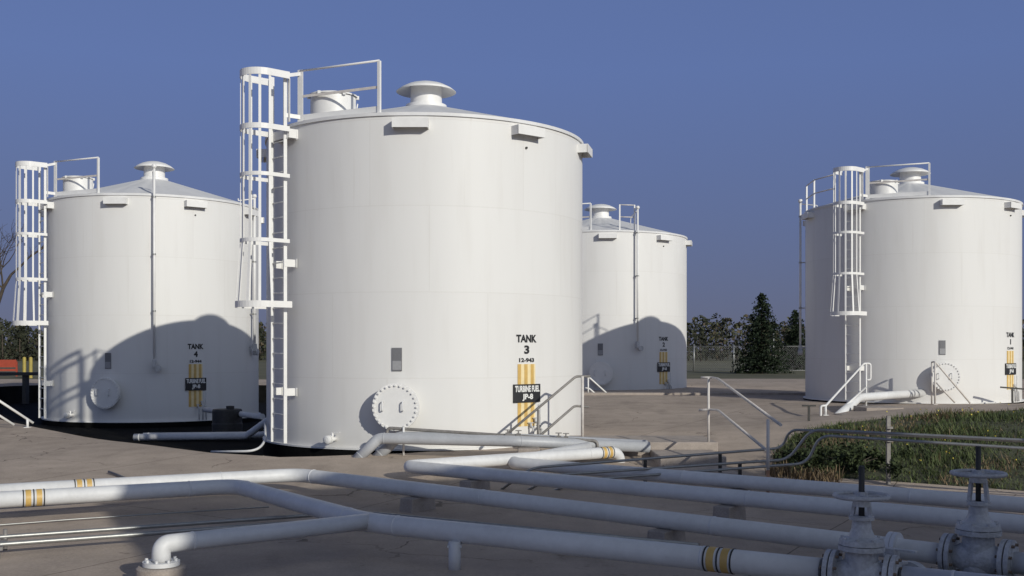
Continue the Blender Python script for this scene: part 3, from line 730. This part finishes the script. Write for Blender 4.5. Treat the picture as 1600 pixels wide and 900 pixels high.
for (px, Y, lab) in ((1390, 15.0, 'thin grey post carrying the conduits in front of the grass bank'), (1660, 13.0, 'thin grey post carrying the conduits beyond the right edge')):
    p = at(px, 650, Y); zb = gz(p.x, p.y) - .05; b = MB(); b.box((p.x, p.y + .05, (p.z + zb) / 2), (.05, .05, p.z - zb))
    for zz in (.60, .50, .42): b.box((p.x, p.y, zz), (.08, .06, .03))
    tag(b.build('conduit_post', M_RAIL), lab, 'post')
# conduit struts on the steps
for (px, py, Y, lab) in ((1125, 706, 15.35, 'small dark bracket carrying conduits at the upper step'), (1156, 722, 14.8, 'small dark bracket carrying conduits at the lower step'), (1008, 716, 15.0, 'small dark bracket carrying conduits left of the steps')):
    p = at(px, py, Y); zb = gz(p.x, p.y) - .03; b = MB(); b.box((p.x, p.y, (p.z + zb) / 2), (.045, .045, p.z - zb)); b.box((p.x, p.y, p.z - .01), (.14, .06, .025)); tag(b.build('conduit_bracket', M_DARK), lab, 'bracket')
# lower left conduits
l0, l1, l2 = at(-400, 868, 9.0), at(0, 839, 10.16), at(560, 800, 12.0)
GL = 'pair of grey conduits along the ground at lower left'
pipeline('conduit', [l0, l1, l2, l2 + AX * 4], .021, 'grey ground conduit at lower left, upper one of the pair', 'conduit', M_GALV, .3, GL, n=10)
dv = Vector((.12, -.34, -.012))
pipeline('conduit', [l0 + dv, l1 + dv, l2 + dv, l2 + dv + AX * 4], .023, 'grey ground conduit at lower left, lower one of the pair', 'conduit', M_GALV, .3, GL, n=10)
p = l1 + Vector((.1, -.15, 0)); b = MB(); b.bar(p + Vector((-.1, .25, -.035)), p + Vector((.1, -.28, -.035)), .05, .03); b.tube([p + Vector((.08, -.27, -.2)), p + Vector((.08, -.27, .05))], .02, 8); b.tube([p + Vector((-.06, .17, -.2)), p + Vector((-.06, .17, .07))], .02, 8)
tag(b.build('conduit_clamp', M_RAIL), 'steel clamp on stub posts holding the ground conduits at lower left', 'bracket')
cb = [at(-300, 822, 10.6), at(30, 809, 11.6), at(115, 803, 11.9), at(420, 788, 12.8)]; cb = [Vector((p.x, p.y, gz(p.x, p.y) + .03)) for p in cb]
tag(MB().tube(fillet(cb, .5), .009, 8).build('cable', M_GALV), 'pale cable lying on the ground below the left pipes', 'cable')
p = at(170, 737, 15.5); q = at(222, 749, 14.5); tag(MB().tube([Vector((p.x, p.y, gz(p.x, p.y) + .03)), Vector((q.x, q.y, gz(q.x, q.y) + .02))], .018, 8).build('steel_rod', M_RAIL), 'short dark steel rod lying on the concrete at left', 'rod')

# pipes inside the black basin by tank 4
GB = 'grey pipes in the black basin'
for k, dx in enumerate((0, .34)):
    pipeline('pipeline', [(-8.75 + dx * .3, 25.0 + dx, -.33), (-6.15 + dx, 25.0 + dx, -.30), (-5.35 + dx, 24.4 + dx, .22), (-3.6, 23.2 + dx, .25)], .08, ('pipe in the black basin rising to the middle tank, white tip at its left end', 'pipe in the black basin rising to the middle tank, behind the white tipped one')[k], group=GB, fil=.1)
pipeline('small_pipe', [at(330, 706, 19.2), at(400, 705, 18.9), at(415, 690, 19.4), at(414, 660, 20.0)], .022, 'thin white pipe curving along the basin edge left of the middle tank', fil=.3, n=10)
pipeline('pipeline', [at(320, 640, 28.4), at(410, 651, 25.5)], .07, 'dark pipe running from the left tank towards the middle tank', group=GB)
c = at(355, 690, 26.6); b = MB(); b.lathe([(.0, .0), (.36, .0), (.37, .30), (.36, .33), (.36, .62), (.34, .66), (0, .66)], 28, (c.x, c.y, -.42)); b.lathe([(.10, .66), (.10, .74), (0, .75)], 14, (c.x + .1, c.y - .1, -.42))
tag(b.build('sump_drum', M_DARK), 'dark drum standing in the black basin in front of the left tank', 'drum')

# ------------------------------------------------------------------ valves
def gate_valve(c, label, wheel_z=.66, stem_z=.88, s=1.0, zrot=math.atan2(AX.y, AX.x)):
    t = empty('gate_valve', c, zrot, label, 'valve')
    X, Z1 = Vector((1, 0, 0)), Vector((0, 0, 1))
    b = MB(); b.lathe([(.088 * s, -.28 * s), (.088 * s, -.17 * s), (.125 * s, -.11 * s), (.14 * s, 0), (.125 * s, .11 * s), (.088 * s, .17 * s), (.088 * s, .28 * s)], 28, (0, 0, 0), X, sharp=False)
    b.lathe([(.125 * s, -.17 * s), (.13 * s, .0), (.12 * s, .20 * s)], 28, (0, 0, 0), sharp=False); b.disc(.12 * s, (0, 0, -.17 * s), (0, 0, -1)); b.build('body', M_VALVE, t)
    for sg in (-1, 1):
        b = MB(); x = sg * .225 * s
        b.lathe([(.08 * s, -.04 * s), (.175 * s, -.04 * s), (.175 * s, -.006 * s), (.08 * s, -.006 * s)], 32, (x, 0, 0), X); b.lathe([(.08 * s, .006 * s), (.175 * s, .006 * s), (.175 * s, .04 * s), (.08 * s, .04 * s)], 32, (x, 0, 0), X)
        f = b.build('flange', M_VALVE, t)
        b = MB(); b.tube([X * -.062 * s, X * .062 * s], .013 * s, 6, smooth=False); bolt = None
        for k in range(8):
            a = k * math.pi / 4 + .39; p = Vector((x, .142 * s * math.cos(a), .142 * s * math.sin(a)))
            bolt = b.build('bolt', M_BOLT, f) if bolt is None else link('bolt', bolt.data, f)
            bolt.location = p
    b = MB(); b.lathe([(.10 * s, .195 * s), (.175 * s, .195 * s), (.175 * s, .232 * s), (.10 * s, .232 * s)], 28); b.lathe([(.10 * s, .238 * s), (.172 * s, .238 * s), (.165 * s, .275 * s), (.10 * s, .30 * s), (.075 * s, .36 * s), (.07 * s, .43 * s), (.095 * s, .43 * s), (.095 * s, .455 * s), (.03 * s, .46 * s)], 28)
    for k in range(8):
        a = k * math.pi / 4; b.tube([Vector((.148 * s * math.cos(a), .148 * s * math.sin(a), .18 * s)), Vector((.148 * s * math.cos(a), .148 * s * math.sin(a), .295 * s))], .013 * s, 6, smooth=False)
    bon = b.build('bonnet', M_VALVE, t)
    b = MB()
    for sg in (-1, 1):
        b.bar((sg * .07 * s, 0, .45 * s), (sg * .052 * s, 0, (wheel_z - .05)), .05 * s, .025 * s, (0, 1, 0))
    b.lathe([(.0, wheel_z - .07), (.07 * s, wheel_z - .07), (.062 * s, wheel_z - .015), (.03 * s, wheel_z - .012)], 20); b.build('yoke', M_VALVE, t)
    b = MB(); b.tube([(0, 0, .4 * s), (0, 0, stem_z)], .021, 12); b.build('stem', M_DARK, t)
    b = MB(); rw = .20 * s; b.tube([(rw * math.cos(a), rw * math.sin(a), wheel_z) for a in [2 * math.pi * k / 40 for k in range(41)]], .017, 8, caps=False)
    for k in range(4):
        a = k * math.pi / 2 + .5; b.bar((.03 * math.cos(a), .03 * math.sin(a), wheel_z), (rw * math.cos(a), rw * math.sin(a), wheel_z), .03, .016, (-math.sin(a), math.cos(a), 0))
    b.lathe([(.022, -.02), (.045, -.02), (.045, .03), (.022, .03)], 16, (0, 0, wheel_z)); b.build('handwheel', M_VALVE, t)
    return t
gate_valve(V2C, 'grey gate valve at right with raised handwheel in front of the grass', wheel_z=.68, stem_z=.90, zrot=math.atan2(BX.y, BX.x))
gate_valve(V1C, 'grey gate valve on the nearest pipe at the bottom, left of the handwheel one', wheel_z=.55, stem_z=.76, s=.9)
def small_valve(c, label, rz):
    t = empty('ball_valve', c, rz, label, 'valve'); X = Vector((1, 0, 0)); b = MB()
    b.lathe([(.06, -.25), (.06, -.14), (.105, -.09), (.115, 0), (.105, .09), (.06, .14), (.06, .25)], 24, (0, 0, 0), X, sharp=False); b.lathe([(.07, 0), (.07, .15), (.05, .17), (.03, .175)], 18); b.build('body', M_VALVE, t)
    for sg in (-1, 1):
        b = MB(); b.lathe([(.05, -.03), (.165, -.03), (.165, .03), (.05, .03)], 28, (sg * .22, 0, 0), X); b.build('flange', M_VALVE, t)
    b = MB(); b.tube([(0, 0, .16), (0, 0, .27)], .026, 10); b.box((0, 0, .255), (.075, .075, .05)); b.box((0, 0, .18), (.17, .14, .018)); b.build('stem', M_VALVE, t)
    b = MB(); b.bar((0, 0, .275), (.0, -.2, .285), .035, .014); b.build('lever', M_VALVE, t)
    return t
small_valve(V2C + BX * .90, 'small grey valve at the right edge beside the handwheel valve', math.atan2(BX.y, BX.x))
small_valve(Vector((2.72, 7.72, -.03)), 'small grey valve lying low between the two gate valves', RAD(35))

# ------------------------------------------------------------------ concrete steps and handrails
t = empty('concrete_steps', (2.7, 17, 0), 0, 'low concrete steps right of the middle tank, under the white handrail', 'steps')
for k, (x0, x1, y0, y1, zt, nm) in enumerate(((1.0, 3.36, 17.6, 19.0, .18, 'landing'), (2.25, 3.26, 16.4, 17.597, .06, 'step'), (2.30, 3.22, 15.2, 16.397, -.06, 'step'))):
    b = MB(); b.box(((x0 + x1) / 2 - 2.7, (y0 + y1) / 2 - 17, (zt - .4) / 2), (x1 - x0, y1 - y0, zt + .4)); b.build(nm, M_BLOCK, t, bevel=.015)

def handrail(label, rails, posts, mat, r=.021, group=None, pmat=None):
    """rails: list of polylines, posts: list of (top, bottom)"""
    c = Vector(posts[0][1]); t = empty('handrail', c, 0, label, 'handrail', group)
    for k, pl in enumerate(rails):
        b = MB(); b.tube(fillet([Vector(p) - c for p in pl], .06, 4), r, 10); b.build('rail', mat, t)
    for a, bt in posts:
        b = MB(); b.tube([Vector(a) - c, Vector(bt) - c], r, 10); b.box(Vector(bt) - c + Vector((0, 0, .006)), (.11, .11, .012)); b.build('post', pmat or mat, t)
    return t
# right flight of the crossing
A0 = at(1112, 590, 17.7); A1 = at(1220, 664, 14.0); B0 = at(1092, 641, 17.75); B1 = at(1108, 640, 17.7); B2 = at(1122, 641, 17.5); B3 = at(1196, 702, 14.35)
P0t, P0b = at(1107, 590, 17.7), at(1107, 692, 17.7); P1t = at(1200, 655, 14.1); P1b = Vector((P1t.x, P1t.y, gz(P1t.x, P1t.y)))
hr = handrail('pale handrail with two posts descending right along the concrete steps', [[at(1095, 590, 17.75), A0, at(1122, 592, 17.4), A1], [B0, B1, B2, B3]], [(P0t, P0b)], M_RAILW)
b = MB(); c = P0b; b.tube([P1t - c, P1b - c + Vector((0, 0, .35))], .021, 10); b.tube([P1b - c + Vector((0, 0, .35)), P1b - c], .021, 10, mi=1); b.build('post', [M_RAILW, M_RUST], hr)['label'] = 'post with a rusty foot'
# left flight
handrail('dark grey handrail descending left in front of the middle tank', [[at(922, 588, 18.45), at(900, 588, 18.4), at(789, 681, 17.62)], [at(920, 636, 18.45), at(898, 634, 18.4), at(840, 684, 17.75)]], [(at(841, 640, 17.95), Vector((at(841, 640, 17.95).x, 17.95, gz(.45, 17.95))))], M_RAIL)
pb = at(910, 588, 18.4); b = MB(); b.tube([pb, Vector((pb.x, pb.y, .18))], .026, 10); tag(b.build('rail_post', M_RAILW), 'tall pale post at the right foot of the middle tank, where the dark handrail starts', 'post')
# far crossing before tank 2
handrail('short white handrail seen at the foot of the rear tank, right of the middle tank', [[at(912, 588, 34), at(921, 590, 34), at(952, 618, 34)], [at(914, 606, 34), at(921, 607, 34), at(932, 617, 34)]], [(at(919, 590, 34), Vector((at(919, 590, 34).x, 34, .25)))], M_WHITE, r=.026)
# tank 1 crossing
a0, a1 = at(1290, 634, 22.3), at(1350, 568, 26.4)
def lp(p, ddz, dx): return p + Vector((dx, 0, ddz))
handrail('white handrail with looped ends crossing the berm by the right tank', [[lp(a0, -.26, .0), lp(a0, -.26, -.1), lp(a0, 0, -.1), a0, a1, lp(a1, 0, .16), lp(a1, -.40, .16), lp(a1, -.40, .05)], [at(1353, 605, 26.4), at(1318, 637, 24.0)]],
         [(a0, Vector((a0.x, a0.y, gz(a0.x, a0.y)))), (lp(a1, 0, .05), Vector((a1.x + .05, a1.y, gz(a1.x, a1.y))))], M_WHITE, r=.024)
a0, a1 = at(1461, 565, 26.6), at(1516, 630, 26.6)
handrail('grey handrail in front of the right tank\'s manhole', [[at(1456, 566, 26.8), a0, a1], [at(1463, 598, 26.6), at(1492, 629, 26.6)]], [(a0, Vector((a0.x, a0.y, gz(a0.x, a0.y)))), (at(1456, 566, 26.85), Vector((at(1456, 566, 26.85).x, 26.85, .3)))], M_RAILW, r=.022)
a0 = at(-60, 588, 21.6)
handrail('white handrail sloping down at the left edge before the black basin', [[a0, at(52, 661, 22.4)], [at(-60, 612, 21.6), at(22, 664, 22.2)]], [(at(43, 655, 22.3), Vector((at(43, 655, 22.3).x, 22.3, gz(at(43, 655, 22.3).x, 22.3)))), (a0, Vector((a0.x, a0.y, gz(a0.x, a0.y))))], M_WHITE, r=.026)
# right crossing: white pipe and blocks
pipeline('pipeline', [at(1455, 613, 27.75), at(1342, 621, 26.2), at(1304, 656, 22.6)], .10, 'white pipe from the right tank bending down over the berm', fil=.25)
p = at(1372, 640, 23.6); b = MB(); b.box((p.x, p.y, .30), (.80, .9, .30)); tag(b.build('concrete_step', M_BLOCK, bevel=.01), 'low concrete step block on the berm before the right tank', 'step')
p = at(1345, 650, 22.2); b = MB(); b.box((p.x, p.y, .27), (.95, .6, .2)); tag(b.build('concrete_step', M_BLOCK, bevel=.01), 'flat concrete slab in front of the step block by the right tank', 'step')
p = at(1264, 634, 21.0); zb = gz(p.x, p.y); b = MB(); b.bar((p.x, p.y, zb - .02), (p.x, p.y, p.z), .04, .04); b.bar((p.x - .13, p.y, p.z), (p.x + .13, p.y, p.z), .05, .03); tag(b.build('pipe_rest', M_DARK), 'small dark T-shaped stand on the concrete left of the white handrail', 'stand')
b = MB(); b.box((5.6, 33.0, .34), (8.6, .18, .12)); tag(b.build('kerb', M_BLOCK, bevel=.02), kind='structure')
b = MB(); p = at(1582, 605, 26.9); b.bar((p.x, p.y, gz(p.x, p.y)), (p.x, p.y, p.z), .035, .035); b.bar((p.x - .3, p.y, p.z), (p.x + .45, p.y, p.z - .06), .04, .04); tag(b.build('pipe_rest', M_DARK), 'small dark stand at the right edge below the tank lettering', 'stand')

# ------------------------------------------------------------------ vegetation
rnd = random.Random(11)
def leaf(b, c, s, mi=0, squash=1.0, R3=rnd):
    n = Vector((R3.gauss(0, 1), R3.gauss(0, 1), R3.gauss(0, 1) * squash)).normalized(); u = n.orthogonal().normalized()
    u = (Matrix.Rotation(R3.random() * 6.28, 3, n) @ u); v = n.cross(u); k = R3.uniform(.45, .8)
    c = Vector(c); b.add([c - u * s, c - v * s * k, c + u * s, c + v * s * k], [(0, 1, 2, 3)], mi=mi)
# grass on the bank
b = MB(); cnt = 0
while cnt < 34000:
    x = rnd.uniform(3.9, 12); y = rnd.uniform(11, 22.2)
    if not inside(GRASS, [(x, y)])[0]: continue
    cl = math.sin(x * 2.1 + y * .8) * math.sin(y * 1.9 - x * .6)
    if rnd.random() > .75 + .3 * cl: continue
    cnt += 1; hgt = rnd.choice((.035, .05, .06, .08, .12)) * (1.05 + .5 * cl); a = rnd.random() * 6.28; wd = .008 + .006 * rnd.random()
    z = 0; b.v_xy = None
    ln = Vector((math.cos(a), math.sin(a), 0)) * hgt * rnd.uniform(.2, 1.3); sd_ = Vector((-math.sin(a), math.cos(a), 0)) * wd
    p = Vector((x, y, 0)); b.add([p - sd_, p + sd_, p + ln + Vector((0, 0, hgt))], [(0, 1, 2)], mi=2 if rnd.random() < (.5 if math.sin(x * 1.3 - y * 1.7) > .72 else .05) else 0)
xy = np.array([v[:2] for v in b.v]); zz = ground_z(xy[0::3]) - .012
b.v = [(v[0], v[1], v[2] + zz[i // 3]) for i, v in enumerate(b.v)]
for k in range(150):
    x = rnd.uniform(4.6, 11); y = rnd.uniform(12, 21)
    if inside(GRASS, [(x, y)])[0]:
        c = Vector((x, y, gz(x, y) + rnd.uniform(.1, .17)))
        for q in range(2): leaf(b, c, .018, mi=1)
tag(b.build('grass', [M_BLADE, M_FLOWER, M_WEED]), 'rough green grass with yellow flower heads on the bank', 'grass', kind='stuff')

def shrub(px, Y, wdt, hgt, n, label, mat, ls=.035, name='shrub', group=None):
    p = at(px, 700, Y); z0 = gz(p.x, p.y); t = empty(name, (p.x, p.y, z0), 0, label, 'shrub', group); b = MB()
    for k in range(14):
        a = rnd.random() * 6.28; e = Vector((math.cos(a) * wdt * .4 * rnd.random(), math.sin(a) * wdt * .4 * rnd.random(), hgt * rnd.uniform(.5, .9))); b.tube([Vector((e.x * .2, e.y * .2, -.03)), e * .5 + Vector((0, 0, .03)), e], [.012, .008, .004], 5)
    b.build('stems', M_BARK, t); b = MB(); cl = [(Vector((rnd.gauss(0, wdt * .28), rnd.gauss(0, wdt * .24), abs(rnd.gauss(hgt * .45, hgt * .28)))), rnd.uniform(.3, .55) * hgt) for _ in range(16)]
    for k in range(n):
        c, r = rnd.choice(cl); leaf(b, c + Vector((rnd.gauss(0, r * .5), rnd.gauss(0, r * .5), rnd.gauss(0, r * .45))), ls * rnd.uniform(.5, 1.2))
    b.v = [(v[0], v[1], max(v[2], -.02)) for v in b.v]
    b.build('leaves', mat, t); return t
shrub(1258, 16.7, 1.15, .36, 3000, 'dark green bush behind the conduit goosenecks', M_SHRUB)
shrub(1330, 16.0, 1.5, .24, 2800, 'low dark bush at the foot of the grass bank, right of the taller one', M_SHRUB)
def weeds(name, spots, n, hgt, label, mat, mi2=None):
    b = MB()
    for (x, y, r) in spots:
        for k in range(n):
            a = rnd.random() * 6.28; rr = r * math.sqrt(rnd.random()); p = Vector((x + rr * math.cos(a), y + rr * math.sin(a), 0)); p.z = gz(p.x, p.y) - .01
            h2 = hgt * rnd.uniform(.4, 1.1); a2 = rnd.random() * 6.28; l2 = Vector((math.cos(a2), math.sin(a2), 0)) * h2 * rnd.uniform(.1, .8); s2 = Vector((-math.sin(a2), math.cos(a2), 0)) * .008
            b.add([p - s2, p + s2, p + l2 * .45 + Vector((0, 0, h2 * .65)) + s2 * .7, p + l2 * .45 + Vector((0, 0, h2 * .65)) - s2 * .7], [(0, 1, 2, 3)]); b.add([p + l2 * .45 + Vector((0, 0, h2 * .65)) - s2 * .7, p + l2 * .45 + Vector((0, 0, h2 * .65)) + s2 * .7, p + l2 + Vector((0, 0, h2))], [(0, 1, 2)])
    return tag(b.build(name, mat), label, 'weeds', kind='stuff')
weeds('dry_weeds', [(4.15, 15.75, .35), (4.45, 15.45, .3), (3.95, 16.0, .2)], 160, .22, 'dry brown weeds at the foot of the bush by the steps', M_WEED)
weeds('weed_tufts', [(3.05, 8.55, .22), (3.35, 8.45, .2), (4.1, 8.1, .25), (3.75, 8.2, .2)], 150, .16, 'green weeds growing under the valves', M_BLADE)

# conifers
def conifer(px, Y, ytop, wpx, label, seed, dens=1.0):
    r3 = random.Random(seed); base = at(px, 580, Y); z0 = gz(base.x, base.y); top = at(px, ytop, Y).z - z0; wr = wpx / F * Y / 2
    t = empty('conifer', (base.x, base.y, z0), 0, label, 'tree'); b = MB(); b.tube([(0, 0, -.1), (0, 0, top * .5), (0, 0, top)], [.11, .06, .01], 8); b.build('trunk', M_BARK, t)
    b = MB(); z = .15
    while z < top * .995:
        f = 1 - z / top; rmax = wr * (f ** .72) * r3.uniform(.85, 1.08); nb = int(7 + 6 * f)
        for k in range(nb):
            a = r3.random() * 6.28; L_ = rmax * r3.uniform(.55, 1.12) + .05; d = Vector((math.cos(a), math.sin(a), 0)); m = int((5 + 12 * L_) * dens)
            sag = r3.uniform(.1, .32)
            for q in range(m):
                u = r3.random() ** .7; c = d * (L_ * u) + Vector((r3.gauss(0, .07), r3.gauss(0, .07), z - sag * L_ * u * u * 1.2 + .10 * u + r3.gauss(0, .04)))
                leaf(b, c, r3.uniform(.04, .11), R3=r3)
        z += r3.uniform(.06, .12)
    b.build('crown', M_CONIF, t)
conifer(1190, 68, 459, 105, 'tall dark spruce with a ragged pointed crown, the taller of two', 3)
conifer(1243, 80, 485, 64, 'smaller dark spruce partly hidden by the right tank', 5)

# far wood, one mass
b = MB(); r4 = random.Random(21)
for k in range(520):
    Y = r4.uniform(150, 215); px = r4.uniform(-250, 1850); x = (px - 800) / F * Y
    tall = (HY - (502 + 7 * math.sin(px * .021) + r4.gauss(0, 4))) / F * Y + CZ; hgt = tall * r4.uniform(.78, 1.02); z0 = .27
    dark = r4.random() < (.75 if 1060 < px < 1120 or px < 420 else .35); mi = 1 if dark else 0; wd = hgt * r4.uniform(.22, .4)
    b.tube([(x, Y, z0 - .2), (x + r4.gauss(0, .2), Y, z0 + hgt * .7)], [.14, .05], 5, mi=2)
    for q in range(150):
        u = r4.random(); f = math.sin(math.pi * min(1, .12 + .88 * u)) ** .6 if not dark else (1 - u) ** .6 + .15
        a = r4.random() * 6.28; rr = wd * f * math.sqrt(r4.random()); leaf(b, (x + rr * math.cos(a), Y + rr * math.sin(a), z0 + .3 + u * hgt * .97), r4.uniform(.14, .40), mi=(3 if (not dark and r4.random() < .3) else mi), R3=r4)
tag(b.build('far_wood', [M_SCRUB, M_SCRUBD, M_BARK, M_TWIG]), 'far scrubby wood along the horizon behind the tanks', 'wood', kind='stuff')

# bare tree at the left edge
def bare_tree(px, Y, ytop, label, seed):
    r5 = random.Random(seed); p = at(px, 590, Y); z0 = gz(p.x, p.y); hgt = at(px, ytop, Y).z - z0
    t = empty('bare_tree', (p.x, p.y, z0), 0, label, 'tree'); bt = MB(); bc = MB()
    def grow(p0, d, L_, r, lev):
        n = 3; pts_ = [p0]; q = p0.copy(); dd = d.copy()
        for i in range(n):
            dd = (dd + Vector((r5.gauss(0, .13), r5.gauss(0, .13), r5.gauss(0.03, .1)))).normalized(); q = q + dd * (L_ / n); pts_.append(q.copy())
        (bt if lev == 0 else bc).tube(pts_, [r, r * .85, r * .7, r * .55], 6 if lev < 2 else 3, caps=False)
        if lev >= 5: return
        for k in range(3 if lev < 3 else 3):
            j = r5.choice((1, 2, 3, 3)); dv_ = (dd + Vector((r5.gauss(0, .55), r5.gauss(0, .55), r5.gauss(.12, .35)))).normalized()
            grow(pts_[j], dv_, L_ * r5.uniform(.58, .8), r * (.5 if j < 3 else .58), lev + 1)
    grow(Vector((0, 0, -.1)), Vector((0, 0, 1)), hgt * .36, .17, 0)
    bt.build('trunk', M_BARK, t); bc.build('crown', M_BARK, t)
bare_tree(-26, 46, 292, 'bare leafless tree reaching in at the left edge', 4)

# ------------------------------------------------------------------ far fence and left background items
t = empty('chainlink_fence', (16, 76, .27), 0, 'far chain link fence along the field behind the rear tank', 'fence')
b = MB()
for z in (.05, 1.75): b.tube([(-6, 0, z), (14, 0, z)], .022, 6)
b.build('rail', M_GALV, t)
b = MB(); x = -6
while x < 14:
    for s in (-1, 1): b.bar((x, .01 * s, .05), (x + 1.7 * s, .01 * s, 1.75), .0045, .0045)
    x += .16
b.build('wire_mesh', M_GALV, t)
for k in range(8):
    b = MB(); hh = 1.9 if k != 3 else 3.0; b.tube([(-6 + k * 2.8, -.05, -.1), (-6 + k * 2.8, -.05, hh)], .045, 8); b.build('post', M_GALV, t)
p = at(12, 568, 60); b = MB(); zb = gz(p.x, p.y)
b.box((p.x, p.y, p.z + .0), (.95, .08, .42)); b.box((p.x - .5, p.y, zb + .4), (.06, .1, .85)); b.box((p.x + .5, p.y, zb + .4), (.06, .1, .85)); b.box((p.x, p.y, zb + .35), (1.1, .06, .12))
tag(b.build('barrier', M_ORANGE), 'orange barrier board far behind the left tank\'s ladder', 'barrier')
for px, lab in ((38, 'left one of two yellow bollards by the orange barrier'), (48, 'right one of two yellow bollards by the orange barrier')):
    p = at(px, 558, 56); zb = gz(p.x, p.y); b = MB(); b.lathe([(.09, -.05), (.09, p.z - zb - .05), (.06, p.z - zb), (0, p.z - zb + .02)], 16, (p.x, p.y, zb)); tag(b.build('bollard', M_BOLL), lab, 'bollard', 'yellow bollards at the left')
p = at(10, 584, 42); b = MB(); b.box((p.x, p.y, p.z), (2.4, .5, .12)); 
for s in (-1, 1): b.box((p.x + s * .75, p.y, p.z / 2 - .2), (.14, .3, p.z + .35))
tag(b.build('pipe_rack', M_DARK), 'dark low steel rack at the left edge behind the basin', 'rack')
